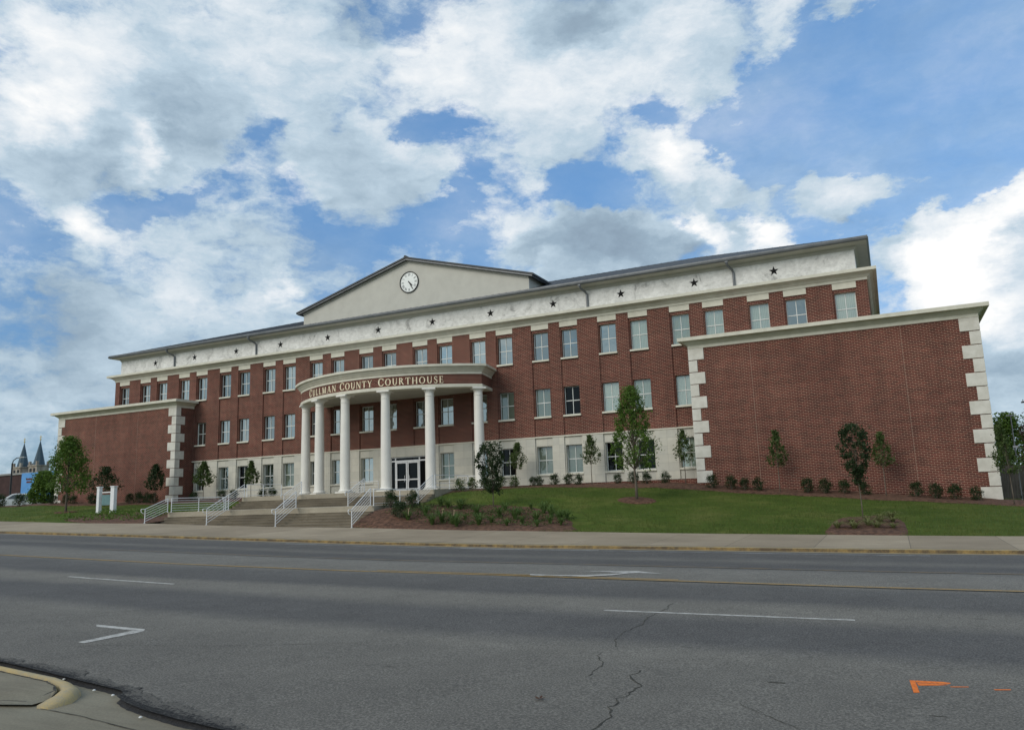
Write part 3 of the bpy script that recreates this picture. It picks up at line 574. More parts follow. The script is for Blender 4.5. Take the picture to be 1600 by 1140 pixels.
# ------------------------------------------------------------------ courthouse
B = 5.4; CX = 29.7; XL, XR, DEP = -5.6, 65.0, 26.0
house = empty('courthouse', (CX, 0, 2.6), 0, 'long red brick courthouse with a curved white columned portico and a clock gable', 'courthouse')
A_, HB, SB = 1.178, 0.631, 0.72
cols = [-B+A_]+[k*B+s*A_ for k in range(12) for s in (-1, 1)]+[12*B-A_]
LV = {3: (12.02, 14.29), 2: (7.71, 9.95), 1: (3.43, 5.61)}
WINX0, WINX1 = 5.66, 53.74
def has(lv, c):
    if lv == 3: return True
    if not (WINX0 < c-SB+.1 and c < WINX1): return False
    if lv == 1 and 27.5 < c < 32: return False
    return True
DX0, DX1, DZ0, DZ1 = 28.15, 31.65, 2.66, 5.52
def relief(x_edges, z_edges, depth, ownmat, hole_d=.42):
    """front faces at y=depth for each cell, side faces where neighbours differ; depth None = opening"""
    mbs = MB(); nx, nz = len(x_edges)-1, len(z_edges)-1
    d = [[depth((x_edges[i]+x_edges[i+1])/2, (z_edges[j]+z_edges[j+1])/2) for j in range(nz)] for i in range(nx)]
    own = [[ownmat((z_edges[j]+z_edges[j+1])/2) for j in range(nz)] for i in range(nx)]
    dv = lambda i, j: (hole_d if d[i][j] is None else d[i][j])
    for i in range(nx):
        for j in range(nz):
            x0, x1, z0, z1 = x_edges[i], x_edges[i+1], z_edges[j], z_edges[j+1]
            if d[i][j] is not None:
                y = d[i][j]; mbs.add([(x0, y, z0), (x1, y, z0), (x1, y, z1), (x0, y, z1)], [(0, 1, 2, 3)], own[i][j])
            if i+1 < nx and abs(dv(i, j)-dv(i+1, j)) > 1e-5:
                a, b = dv(i, j), dv(i+1, j); mbs.add([(x1, a, z0), (x1, b, z0), (x1, b, z1), (x1, a, z1)], [(0, 1, 2, 3)] if a < b else [(3, 2, 1, 0)], own[i][j] if a < b else own[i+1][j])
            if j+1 < nz and abs(dv(i, j)-dv(i, j+1)) > 1e-5:
                a, b = dv(i, j), dv(i, j+1); mbs.add([(x0, a, z1), (x1, a, z1), (x1, b, z1), (x0, b, z1)], [(0, 1, 2, 3)] if a > b else [(3, 2, 1, 0)], own[i][j] if a < b else own[i][j+1])
    return mbs
xe = sorted(set([XL, XR, DX0, DX1]+[round(c+s*w, 4) for c in cols for s in (-1, 1) for w in (SB, HB)]))
def in_strip(x): return any(abs(x-c) < SB for c in cols)
def in_win(x, z):
    for c in cols:
        if abs(x-c) < HB:
            for lv, (a, b) in LV.items():
                if a+.13 < z < b and has(lv, c): return True
    return False
def dbrick(x, z):
    if in_win(x, z): return None
    if z < 2.79: return -0.01
    return .09 if in_strip(x) else 0.0
def dstone(x, z):
    if DX0 < x < DX1 and z < DZ1: return None
    if in_win(x, z): return None
    return .045 if in_strip(x) and not (27.2 < x < 32.4) else -0.05
zb = sorted(set([6.24, 14.93, 14.5]+[LV[3][0]+.13, LV[3][1], LV[2][0]+.13, LV[2][1]]))
wall = relief(xe, zb, dbrick, lambda z: 0)
wall.add([(XR, 0, -1), (XR, DEP, -1), (XR, DEP, 15.6), (XR, 0, 15.6), (XL, 0, -1), (XL, DEP, -1), (XL, DEP, 15.6), (XL, 0, 15.6)], [(0, 1, 2, 3), (7, 6, 5, 4), (1, 5, 6, 2)])
wall.build('wall', 'brick', house)
for a, b in ((WINX0-.1, 21.35), (38.1, WINX1+.1)): MB().box(a, b, -.01, .3, 1.0, 2.79).build('brick_plinth', 'brick', house)
zs_ = sorted(set([2.79, DZ1, 6.24]+[LV[1][0]+.13, LV[1][1]]))
relief([x for x in xe if WINX0-.7 < x < WINX1+.9], zs_, dstone, lambda z: 0).build('stone_base', 'base_stone', house)
MB().sweep([(WINX0-.2, 0), (WINX1+.2, 0)], [(-.1, 6.22), (.05, 6.22), (.085, 6.25), (.085, 6.33), (-.1, 6.36)]).build('base_cap', 'cast_stone', house)
lt = None
for c in cols:
    if lt is None: o = MB().box(-SB+.003, SB-.003, .0, .2, 0, .418).build('lintel', 'cast_stone', house, local=True); lt = o.data
    else: o = bpy.data.objects.new('lintel', lt); COL.objects.link(o); o.parent = house
    o.location = Vector((c, 0, 14.51))-org(house)
# windows: one frame mesh and one sash pane per floor, shared by the copies
def win_frame(lv):
    a, b = LV[lv]; a += .13; h = b-a; m = MB(); f = .055; y0, y1 = .315, .40
    m.box(-HB, -HB+f, y0, y1, 0, h); m.box(HB-f, HB, y0, y1, 0, h); m.box(-HB+f, HB-f, y0, y1, h-f, h); m.box(-HB+f, HB-f, y0, y1, 0, f)
    m.box(-.022, .022, y0+.008, y1, f, h-f); m.box(-HB+f, -.022, y0+.004, y1, h*.5-.028, h*.5+.028); m.box(.022, HB-f, y0+.004, y1, h*.5-.028, h*.5+.028)
    return m, h
FR = {}; PN = {}; SL = {}
def get(cache, key, mk):
    if key not in cache: cache[key] = mk()
    return cache[key]
def glass_for(lv, i):
    # i = index in cols; k = bay number
    sk = ['glass_sky', 'glass_sky_deep', 'glass_sky', 'glass_sky_bright'][(i*7+lv*3+i//3) % 4]
    if lv == 3:
        if i == 24: return 'glass_sky_deep'
        if i >= 20: return 'glass_blind' if i % 3 else 'glass_blind_dim'
        return sk
    if lv == 2:
        if i == 3: return 'glass_green'
        if i in (16, 17): return 'glass_green'
        if i == 18: return 'glass_dark'
        if i >= 19: return 'glass_blind' if i != 20 else 'glass_blind_dim'
        return sk
    if i in (3, 8): return 'glass_green'
    if i in (14, 17, 18): return 'glass_green'
    if i in (16, 19, 20): return 'glass_dark'
    if i == 21: return 'glass_blind'
    return sk if i != 6 else 'glass_dark'
for lv in (1, 2, 3):
    for i, c in enumerate(cols):
        if not has(lv, c): continue
        z = LV[lv][0]+.13
        if ('f', lv) not in FR:
            m, h = win_frame(lv); o = m.build('window', 'frame_paint', house, local=True); FR[('f', lv)] = o.data; FR[('h', lv)] = h
        else:
            o = bpy.data.objects.new('window', FR[('f', lv)]); COL.objects.link(o); o.parent = house
        o.location = Vector((c, 0, z))-org(house)
        g = glass_for(lv, i); h = FR[('h', lv)]
        if (lv, g) not in PN:
            p = MB().box(-HB+.05, HB-.05, .36, .37, .05, h-.05).build('pane', g, o, local=True); PN[(lv, g)] = p.data
        else:
            p = bpy.data.objects.new('pane', PN[(lv, g)]); COL.objects.link(p); p.parent = o
        if 's' not in SL:
            s = MB().box(-SB+.02, SB-.02, -.06, .34, -.13, 0).build('sill', 'cast_stone', o, local=True); SL['s'] = s.data
        else:
            s = bpy.data.objects.new('sill', SL['s']); COL.objects.link(s); s.parent = o
# entrance doors
door = MB(); f = .06
W0, W1 = DX0, DX1; T = 5.12
for x in (W0+.03, 28.62, 30.92, W1-.03): door.box(x-.045, x+.045, .12, .22, DZ0, DZ1)
door.box(W0+.075, W1-.075, .125, .215, DZ1-.09, DZ1); door.box(W0+.075, W1-.075, .125, .215, T, T+.11)
dro = door.build('entrance', 'white_paint', house)
MB().box(W0+.05, W1-.05, .2, .21, DZ0, DZ1-.05).build('pane', 'glass_dark', dro)
MB().box(29.52, 29.66, .3, .33, DZ0, 5.0).box(W0+.05, W0+.3, .3, .33, DZ0, 4.6).build('curtain', 'curtain_pink', dro)
for s, (a, b) in enumerate(((28.68, 29.745), (29.795, 30.86))):
    m = MB(); m.box(a, a+.1, .10, .16, DZ0+.02, T-.01); m.box(b-.1, b, .10, .16, DZ0+.02, T-.01); m.box(a+.1, b-.1, .10, .16, T-.13, T-.01)
    m.box(a+.1, b-.1, .10, .16, DZ0+.02, DZ0+.3); m.box(a+.1, b-.1, .10, .16, 3.62, 3.72)
    m.tube([(b-.2 if s == 0 else a+.2, .05, 3.5), (b-.2 if s == 0 else a+.2, .05, 4.0)], .018, 6)
    m.build('door', 'white_paint', house)

# cornice, frieze, eaves, roof
rect = [(XL, 0), (XR, 0), (XR, DEP), (XL, DEP)]
MB().sweep(rect, [(-.1, 14.93), (.05, 14.93), (.05, 15.10), (.13, 15.15), (.22, 15.26), (.36, 15.32), (.38, 15.36), (.58, 15.37), (.62, 15.39), (.62, 15.59), (-.6, 15.72)], True).build('cornice', 'cast_stone', house)
FXL, FXR, FY = -5.0, 64.45, .1
fr_ = [(FXL, FY), (FXR, FY), (FXR, DEP-.6), (FXL, DEP-.6)]
MB().sweep(fr_, [(-.2, 15.6), (0, 15.6), (0, 17.06), (-.2, 17.06)], True).build('frieze', 'frieze_stone', house)
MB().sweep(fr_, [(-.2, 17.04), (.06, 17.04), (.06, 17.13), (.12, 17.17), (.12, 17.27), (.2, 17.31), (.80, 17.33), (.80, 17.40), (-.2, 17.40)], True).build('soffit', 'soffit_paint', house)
MB().sweep(fr_, [(.72, 17.34), (.82, 17.34), (.90, 17.40), (.92, 17.50), (.88, 17.52), (.88, 17.62), (.72, 17.62)], True).build('gutter', 'gutter_metal', house)
ex0, ex1, ey0, ey1 = FXL-.80, FXR+.80, FY-.80, DEP-.6+.80
RY = (ey0+ey1)/2; RH = RY-ey0; SLP = .33; zt = 17.60
rf = MB(); rf.add([(ex0, ey0, zt), (ex1, ey0, zt), (ex1, ey1, zt), (ex0, ey1, zt), (ex0+RH, RY, zt+SLP*RH), (ex1-RH, RY, zt+SLP*RH)], [(0, 1, 5, 4), (1, 2, 5), (2, 3, 4, 5), (3, 0, 4)])
x = ex0+.45
while x < ex1-.2:
    run = min(RH, x-ex0, ex1-x)
    if run > .5: rf.add([(x-.02, ey0, zt+.002), (x+.02, ey0, zt+.002), (x, ey0, zt+.02), (x-.02, ey0+run, zt+.002+SLP*run), (x+.02, ey0+run, zt+.002+SLP*run), (x, ey0+run, zt+.02+SLP*run)], [(0, 3, 5, 2), (1, 2, 5, 4), (0, 2, 1)])
    x += .6
rfo = rf.build('roof', 'roof_metal', house)
# stars
for k in range(12):
    m = MB(); cx, cz = k*B, 16.4; cyy = FY-.05
    pts = []
    for i in range(10):
        r_ = .34 if i % 2 == 0 else .136; a = math.pi/2+i*math.pi/5; pts.append((cx+r_*math.cos(a), cz+r_*math.sin(a)))
    vs = [(p[0], cyy+.04, p[1]) for p in pts]+[(cx, cyy-.05, cz)]
    m.add(vs, [(i, (i+1) % 10, 10) for i in range(10)]); fixn(m.build('star', 'star_metal', house))
# downspouts
for x in (2.75, 13.35, 46.0, 56.75):
    m = MB(); m.tube([(x-.28, FY-.82, 17.36), (x-.28, FY-.80, 17.2), (x-.24, FY-.66, 17.06), (x-.05, FY-.22, 16.86), (x, FY-.09, 16.72), (x, FY-.07, 15.68)], .085, 8)
    m.box(x-.38, x-.18, FY-.92, FY-.72, 17.26, 17.35); m.build('downspout', 'gutter_metal', house)
# gable with the clock
GY = .67; gw = 11.3; gs = .278; gz_ap = 22.22
m = MB(); m.prism([(CX-gw, 17.7), (CX+gw, 17.7), (CX+gw, gz_ap-gs*gw), (CX, gz_ap), (CX-gw, gz_ap-gs*gw)], GY, 12, 'y')
gab = m.build('gable_wall', 'gable_stucco', house)
m = MB()
for s in (-1, 1):
    ow = 11.85
    pts = [(CX, gz_ap+.27), (CX+s*ow, gz_ap+.27-gs*ow), (CX+s*ow, gz_ap+.12-gs*ow), (CX, gz_ap+.12)]
    m.prism(pts, GY-.42, 14, 'y', 0)
    pts = [(CX+s*.001, gz_ap+.119), (CX+s*(ow-.1), gz_ap+.119-gs*(ow-.1)), (CX+s*(ow-.1), gz_ap+.0-gs*(ow-.1)), (CX+s*.001, gz_ap+.0)]
    m.prism(pts, GY-.36, 13.9, 'y', 1)
m.tube([(CX, GY-.44, gz_ap+.27), (CX, 14, gz_ap+.27)], .12, 8, 0)
fixn(m.build('gable_roof', ['roof_metal', 'gutter_metal'], house))
m = MB()
for s in (-1, 1):
    pts = [(CX+s*.001, gz_ap-.001), (CX+s*gw, gz_ap-.001-gs*gw), (CX+s*gw, gz_ap-.16-gs*gw), (CX+s*.001, gz_ap-.16)]
    m.prism(pts, GY-.07, GY-.001, 'y')
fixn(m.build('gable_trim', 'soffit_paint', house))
cc_ = Vector((29.85, GY, 20.3)); RC = .94
def disc(mb, r, y, n=48, m=0, depth=.03):
    pts = [(cc_.x+r*math.cos(2*math.pi*i/n), cc_.z+r*math.sin(2*math.pi*i/n)) for i in range(n)]; mb.prism(pts, y, y+depth, 'y', m); return mb
clock = disc(MB(), RC-.04, GY-.05).build('clock', 'clock_white', house)
rim = MB(); n = 48; vs = []
for i in range(n):
    a = 2*math.pi*i/n
    for r_, y in ((RC-.09, GY-.05), (RC-.06, GY-.1), (RC, GY-.1), (RC, GY-.01)): vs.append((cc_.x+r_*math.cos(a), y, cc_.z+r_*math.sin(a)))
rim.add(vs, [(i*4+a, ((i+1) % n)*4+a, ((i+1) % n)*4+a+1, i*4+a+1) for i in range(n) for a in range(3)]); fixn(rim.build('clock_rim', 'star_metal', clock))
def strip(mb, x0, z0, x1, z1, w, y, m=0):
    d = Vector((x1-x0, z1-z0)).normalized(); nn = Vector((-d.y, d.x))*w/2
    mb.prism([(x0+nn.x, z0+nn.y), (x1+nn.x, z1+nn.y), (x1-nn.x, z1-nn.y), (x0-nn.x, z0-nn.y)], y, y+.01, 'y', m)
num = MB(); ROM = ['XII', 'I', 'II', 'III', 'IIII', 'V', 'VI', 'VII', 'VIII', 'IX', 'X', 'XI']
for h, s_ in enumerate(ROM):
    a = math.pi/2-h*math.pi/6; up_ = Vector((math.cos(a), math.sin(a))); ri = Vector((up_.y, -up_.x)); hh = .22
    ws = {'I': .06, 'V': .13, 'X': .13}; tot = sum(ws[c] for c in s_); q = -tot/2; ctr = Vector((cc_.x, cc_.z))+up_*.66
    P2 = lambda u, v: ctr+ri*u+up_*v
    for c in s_:
        w_ = ws[c]; mid = q+w_/2; L = []
        if c == 'I': L = [((mid, -hh/2), (mid, hh/2), .026)]
        if c == 'V': L = [((mid-.035, hh/2), (mid, -hh/2), .026), ((mid+.035, hh/2), (mid, -hh/2), .014)]
        if c == 'X': L = [((mid-.035, hh/2), (mid+.035, -hh/2), .026), ((mid+.035, hh/2), (mid-.035, -hh/2), .014)]
        for e, (p0, p1, w2) in enumerate(L): a0, a1 = P2(*p0), P2(*p1); strip(num, a0.x, a0.y, a1.x, a1.y, w2, GY-.062-.002*e)
        q += w_
fixn(num.build('numerals', 'gutter_metal', clock))
for ang, L, w in ((136, .44, .085), (150, .70, .06)):
    a = math.pi/2-R(ang); m = MB(); strip(m, cc_.x-math.cos(a)*.1, cc_.z-math.sin(a)*.1, cc_.x+math.cos(a)*L, cc_.z+math.sin(a)*L, w, GY-(.078 if ang == 132 else .095)); fixn(m.build('clock_hand', 'star_metal', clock))

# wings
def quoins(name, x, y, sx_, zlo, first_front=True):
    """sx_: +1 stones run to the left of the corner (corner on the right), -1 mirrored"""
    m = MB(); z = 11.33; i = 0
    while z > zlo:
        z0 = z-.79; wf, ws = (.98, .50) if (i % 2 == 0) == first_front else (.52, .98)
        xa, xb = (x-wf, x+.05) if sx_ > 0 else (x-.05, x+wf)
        g = .012
        m.box(xa, xb, y-.055, y+ws, z0+g, z-g); z -= .81; i += 1
    return m
def wing(name, xa, xb, zlo_a, zlo_b, joints):
    m = MB(); m.box(xa, xb, -2.03, 12, -1.5, 11.9); w = m.build(name, 'brick', house)
    m = MB()
    for j in joints: m.box(j-.008, j+.008, -2.034, -2.02, -1, 11.33)
    m.build('control_joints', 'sealant', w)
    path = [(xa, 0), (xa, -2.03), (xb, -2.03), (xb, 12)] if xa > 40 else [(xa, 12), (xa, -2.03), (xb, -2.03), (xb, 0)]
    MB().sweep(path, [(-.1, 11.33), (.05, 11.33), (.05, 11.52), (.14, 11.60), (.30, 11.72), (.34, 11.78), (.56, 11.79), (.60, 11.81), (.60, 12.04), (-.6, 12.13)]).build('wing_cornice', 'cast_stone', w)
    quoins('q', xa, -2.03, -1, zlo_a, True).build('quoins', 'quoin_stone', w, bevel=.015)
    quoins('q', xb, -2.03, 1, zlo_b, True).build('quoins', 'quoin_stone', w, bevel=.015)
    return w
wl_ = wing('wing', -11.17, 5.66, 2.9, 2.6, (-5.5, 0.5)); wr_ = wing('wing', WINX1, 70.57, 2.5, .9, (57.7, 66.5))
wr_['label'] = 'right brick wing with stone quoins'; wl_['label'] = 'left brick wing with stone quoins'

# portico
PR, PYC = 12.5, 6.91
def arc_path(off, half, n=40, ret=True):
    r_ = PR+off; pts = []
    a0 = math.asin(half/r_)
    for i in range(n+1):
        a = -a0+2*a0*i/n; pts.append((CX+r_*math.sin(a), PYC-r_*math.cos(a)))
    return ([(CX-half+.55, 0)] if ret else [])+pts+([(CX+half-.55, 0)] if ret else [])
face = arc_path(.38, 8.60)
port = empty('portico', (CX, -2, 2.66)); port.parent = house; port.location = Vector((CX, -2, 2.66))-org(house)
# portico pieces hang directly under the building (parts), so drop the helper node
bpy.data.objects.remove(port)
MB().sweep(face, [(-.9, 10.15), (.06, 10.15), (.06, 10.34), (.03, 10.38), (-.9, 10.38)]).build('portico_architrave', 'cast_stone', house)
MB().sweep(face, [(-.9, 10.38), (0, 10.38), (0, 11.14), (-.9, 11.14)]).build('portico_frieze', 'brick', house)
MB().sweep(face, [(-.9, 11.13), (.04, 11.13), (.04, 11.28), (.10, 11.33), (.18, 11.44), (.28, 11.54), (.32, 11.64), (.44, 11.65), (.47, 11.68), (.47, 11.84), (-.4, 11.92), (-.9, 11.92)]).build('portico_cornice', 'cast_stone', house)
m = MB(); pin = [(x, y) for x, y in arc_path(.0, 8.2)]
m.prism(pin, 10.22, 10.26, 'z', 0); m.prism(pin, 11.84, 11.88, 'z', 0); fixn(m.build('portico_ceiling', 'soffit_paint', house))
for dx in (-8.2, -5.14, -1.87, 1.87, 5.14, 8.2):
    cx = CX+dx; cy = PYC-math.sqrt(PR*PR-dx*dx); z0 = 2.66; Hc = 10.15-z0
    ang = math.atan2(dx, -(cy-PYC))
    prof = [(.40, .32), (.395, .40)]+[(.39-.06*((t/10)**1.6), .42+(Hc-.42-.62)*t/10) for t in range(11)]
    prof += [(.355, Hc-.60), (.355, Hc-.56), (.33, Hc-.55), (.33, Hc-.32)]
    c_ = MB().lathe(prof, (cx, cy, z0), 36).build('column', 'column_paint', house, smooth=True)
    em = c_.modifiers.new('edge', 'EDGE_SPLIT'); em.split_angle = R(35)
    b_ = MB().lathe([(.44, .14), (.49, .17), (.50, .21), (.47, .26), (.43, .28), (.415, .32)], (cx, cy, z0), 36)
    ca, sa = math.cos(ang), math.sin(ang)
    def sq(mb, h, z1, z2):
        P4 = [(cx+(u*ca-v*sa), cy+(u*sa+v*ca)) for u, v in ((-h, -h), (h, -h), (h, h), (-h, h))]; mb.prism(P4, z1, z2, 'z')
    sq(b_, .53, z0, z0+.139); fixn(b_.build('column_base', 'column_paint', c_))
    k_ = MB().lathe([(.335, Hc-.32), (.36, Hc-.30), (.36, Hc-.27), (.37, Hc-.25), (.45, Hc-.16), (.46, Hc-.13)], (cx, cy, z0), 36)
    sq(k_, .50, z0+Hc-.13, z0+Hc-.001); fixn(k_.build('capital', 'column_paint', c_))

# lettering: hand-cut roman capitals, each letter a metal piece pinned to the curved brick band
TK, TN = .165, .075
def G_(ch):
    """returns width and list of polygons (u, v) in a unit-height box"""
    P = []
    def bar(x0, z0, x1, z1, w):       # slanted bar with horizontal ends
        P.append([(x0-w/2, z0), (x0+w/2, z0), (x1+w/2, z1), (x1-w/2, z1)])
    def ser(x, z, w=.27, up=1): P.append([(x-w/2, z), (x+w/2, z), (x+w/2-.05, z+.045*up), (x-w/2+.05, z+.045*up)])
    def stem(x, w=TK, z0=0, z1=1, s=.27): bar(x, z0, x, z1, w); ser(x, z0, s+w-TK, 1); ser(x, z1, s+w-TK, -1)
    def ring(cx, cz, rx, rz_, a0, a1, tk, tn, n=22):
        for i in range(n):
            q = []
            for j in (i, i+1):
                a = R(a0+(a1-a0)*j/n); th = tn+(tk-tn)*abs(math.cos(a))**1.4
                q.append(((cx+rx*math.cos(a), cz+rz_*math.sin(a)), (cx+(rx-th)*math.cos(a), cz+(rz_-min(th, tn*1.2))*math.sin(a))))
            P.append([q[0][0], q[1][0], q[1][1], q[0][1]])
    if ch == 'C':
        ring(.46, .5, .46, .52, 42, 318, TK*1.1, TN); P.append([(.76, .66), (.82, .66), (.83, .98), (.77, .90)]); P.append([(.77, .12), (.84, .17), (.83, .30), (.80, .30)]); return .86, P
    if ch == 'O': ring(.48, .5, .48, .52, 0, 360, TK*1.1, TN, 32); return .96, P
    if ch == 'U':
        bar(.17, .35, .17, 1, TK); ser(.17, 1, .30, -1); bar(.74, .35, .74, 1, TN*1.1); ser(.74, 1, .22, -1); ring(.4375, .36, .335, .38, 180, 360, TK, TN); return .86, P
    if ch == 'L': stem(.15); P.append([(.2, 0), (.58, 0), (.58, .055), (.2, .055)]); P.append([(.52, .03), (.60, .0), (.62, .26), (.58, .26)]); return .64, P
    if ch == 'M':
        bar(.12, 0, .16, 1, TN); ser(.12, 0, .22, 1); bar(.54, 0, .17, 1, TK*.95); bar(.54, 0, .92, 1, TN*.9); bar(.98, 0, .93, 1, TK); ser(.98, 0, .28, 1); ser(.15, 1, .2, -1); ser(.95, 1, .2, -1); return 1.12, P
    if ch == 'A': bar(.08, 0, .42, 1, TN); bar(.80, 0, .46, 1, TK); P.append([(.2, .32), (.68, .32), (.66, .37), (.22, .37)]); ser(.08, 0, .22, 1); ser(.80, 0, .28, 1); return .88, P
    if ch == 'N': bar(.12, 0, .12, 1, TN); ser(.12, 0, .22, 1); bar(.78, 0, .13, 1, TK*.95); bar(.79, 0, .79, 1, TN); ser(.79, 1, .22, -1); ser(.12, 1, .2, -1); return .92, P
    if ch == 'T': stem(.40); P.append([(.02, .945), (.78, .945), (.78, 1), (.02, 1)]); P.append([(.0, .74), (.04, .74), (.08, 1), (.0, 1)]); P.append([(.76, .74), (.80, .74), (.80, 1), (.72, 1)]); return .80, P
    if ch == 'Y': bar(.40, 0, .40, .48, TK); ser(.40, 0, .27, 1); bar(.40, .44, .08, 1, TK*.9); bar(.42, .44, .72, 1, TN); ser(.08, 1, .26, -1); ser(.72, 1, .2, -1); return .80, P
    if ch == 'R': stem(.15); ring(.33, .755, .29, .245, -90, 90, TK, TN, 14); P.append([(.18, .945), (.34, .945), (.34, 1), (.18, 1)]); P.append([(.18, .51), (.34, .51), (.34, .56), (.18, .56)]); bar(.74, 0, .38, .53, TK); ser(.76, 0, .22, 1); return .84, P
    if ch == 'H': stem(.15); stem(.75); P.append([(.2, .475), (.7, .475), (.7, .53), (.2, .53)]); return .90, P
    if ch == 'S':
        ring(.30, .755, .25, .265, 35, 230, TK*.8, TN, 14); ring(.31, .265, .26, .285, -145, 60, TK*.8, TN, 14)
        P.append([(.10, .62), (.20, .72), (.56, .42), (.46, .32)]); P.append([(.47, .72), (.52, .72), (.53, .98), (.48, .92)]); P.append([(.06, .02), (.10, .08), (.11, .30), (.06, .30)]); return .60, P
    if ch == 'E': stem(.15); P.append([(.2, .945), (.56, .945), (.56, 1), (.2, 1)]); P.append([(.2, 0), (.60, 0), (.60, .055), (.2, .055)]); P.append([(.2, .49), (.48, .49), (.48, .54), (.2, .54)]); P.append([(.52, .76), (.56, .76), (.57, 1), (.50, 1)]); P.append([(.54, .0), (.61, 0), (.64, .25), (.60, .25)]); P.append([(.45, .41), (.49, .41), (.49, .62), (.45, .62)]); return .66, P
RB = PR+.38; zl = 10.47
for word, a0, a1 in (('CULLMAN', -28.9, -11.3), ('COUNTY', -9.2, 4.5), ('COURTHOUSE', 6.9, 29.2)):
    hs = [.58 if i == 0 else .51 for i in range(len(word))]
    ws = [G_(c)[0]*h*.92 for c, h in zip(word, hs)]; span = R(a1-a0)*RB; gap = (span-sum(ws))/(len(word)-1); q = 0
    for c, h, w in zip(word, hs, ws):
        am = R(a0)+(q+w/2)/RB; q += w+gap
        wid, polys = G_(c); m = MB()
        for e, pl in enumerate(polys):
            d_ = .05+.0006*(e % 9)
            m.prism([((u-wid/2)*h*.92, v*h) for u, v in pl], -d_, -.004, 'y')
        o = m.build('letter', 'letter_metal', house, local=True); fixn(o)
        o.location = Vector((CX+RB*math.sin(am), PYC-RB*math.cos(am), zl))-org(house); o.rotation_euler = (0, 0, am)

# ------------------------------------------------------------------ steps, platform and railings
steps = empty('entrance_steps', (CX, -14, 1.0), 0, 'two flights of stained concrete steps with a landing rising to the portico', 'steps')
SX0, SX1 = 21.4, 38.15
def flight(y_top, z_top, n, rise, tread, zbot):
    pr = [(y_top+.02, zbot), (y_top+.02, z_top)]
    y, z = y_top, z_top
    for i in range(n):
        pr += [(y-tread*i-.02, z_top-rise*i), (y-tread*i-.02, z_top-rise*i-.03), (y-tread*i, z_top-rise*i-.035), (y-tread*i, z_top-rise*(i+1))]
    pr += [(y-tread*(n-1)-tread, z_top-rise*n), (y-tread*n, zbot)]
    return pr
def xprism(pr, x0, x1):
    return fixn_later(MB().prism(pr, x0, x1, 'x'))
def fixn_later(m): return m
def mk_flight(name, *a):
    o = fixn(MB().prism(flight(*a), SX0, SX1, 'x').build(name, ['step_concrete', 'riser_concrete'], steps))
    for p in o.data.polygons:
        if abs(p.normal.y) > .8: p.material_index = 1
    return o
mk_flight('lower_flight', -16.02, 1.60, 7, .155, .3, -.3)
MB().box(SX0, SX1, -16.06, -10.98, .6, 1.76).build('landing', 'platform_concrete', steps, bevel=.01)
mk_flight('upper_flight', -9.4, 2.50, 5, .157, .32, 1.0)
MB().box(SX0, SX1, -9.44, -.06, 1.2, 2.655).build('platform', 'platform_concrete', steps, bevel=.01)

def rail_run(label, pts_foot, zt=.92, bars=6, group='white pipe railings', extend=True, posts=None):
    """pts_foot: list of (x,y,z) foot points; straight bars parallel to the foot line"""
    P = [Vector(p) for p in pts_foot]
    root = empty('handrail', P[0], 0, label, 'railing', group)
    for p in (posts or P):
        p = Vector(p); MB().tube([p, p+Vector((0, 0, zt))], .027, 8).box(p.x-.06, p.x+.06, p.y-.06, p.y+.06, p.z, p.z+.012).build('post', 'white_paint', root)
    for b in range(bars):
        h = zt-b*(zt-.12)/(bars-1) if bars > 1 else zt
        path = [p+Vector((0, 0, h)) for p in P]
        if b == 0 and extend:
            d = (P[0]-P[-1]); d.z = 0; d.normalize(); a = path[0]
            path = [a+d*.12-Vector((0, 0, .28)), a+d*.28-Vector((0, 0, .2)), a+d*.32-Vector((0, 0, .06)), a+d*.28, a]+path[1:]
        MB().tube(path, .025 if b == 0 else .016, 8).build('top_rail' if b == 0 else 'rail', 'white_paint', root)
    return root
RXs = [21.55, 27.0, 32.5, 38.0]
nm = ['leftmost', 'second from the left', 'third from the left', 'rightmost']
for i, x in enumerate(RXs):
    y0 = -17.95; z0 = H(x, SY-.1)+.01
    zlow = max(z0, 1.76-.155*7)
    rail_run('sloping white handrail on the lower flight, %s' % nm[i], [(x, y0, z0), (x, -16.2, 1.76)], .98 if i else .9)
    rail_run('sloping white handrail on the upper flight, %s' % nm[i], [(x, -11.15, 1.76), (x, -9.35, 2.66)], .92)
rail_run('level white guard rail along the left edge of the landing', [(21.55, -15.9, 1.76), (21.55, -13.6, 1.76), (21.55, -11.3, 1.76)], .92, 6, extend=False)
rail_run('level white guard rail along the right edge of the landing', [(38.0, -15.9, 1.76), (38.0, -13.2, 1.76), (38.0, -11.3, 1.76)], .92, 3, extend=False)
rail_run('white guard rail beside the portico floor on its left edge', [(21.55, -9.1, 2.66), (21.55, -7.4, 2.66), (21.55, -5.4, 2.66)], .92, 3, extend=False)
rail_run('white guard rail beside the portico floor on its right edge', [(38.0, -9.1, 2.66), (38.0, -7.2, 2.66), (38.0, -4.6, 2.66)], .92, 4, extend=False)
rail_run('low white guard rail between the second and third portico columns', [(24.9, -1.7, 2.66), (26.6, -1.7, 2.66), (28.2, -1.7, 2.66)], .95, 5, extend=False)
rail_run('white guard rail running from the sixth column along the stone wall', [(36.0, -2.6, 2.66), (38.0, -2.4, 2.66)], .95, 3, extend=False)

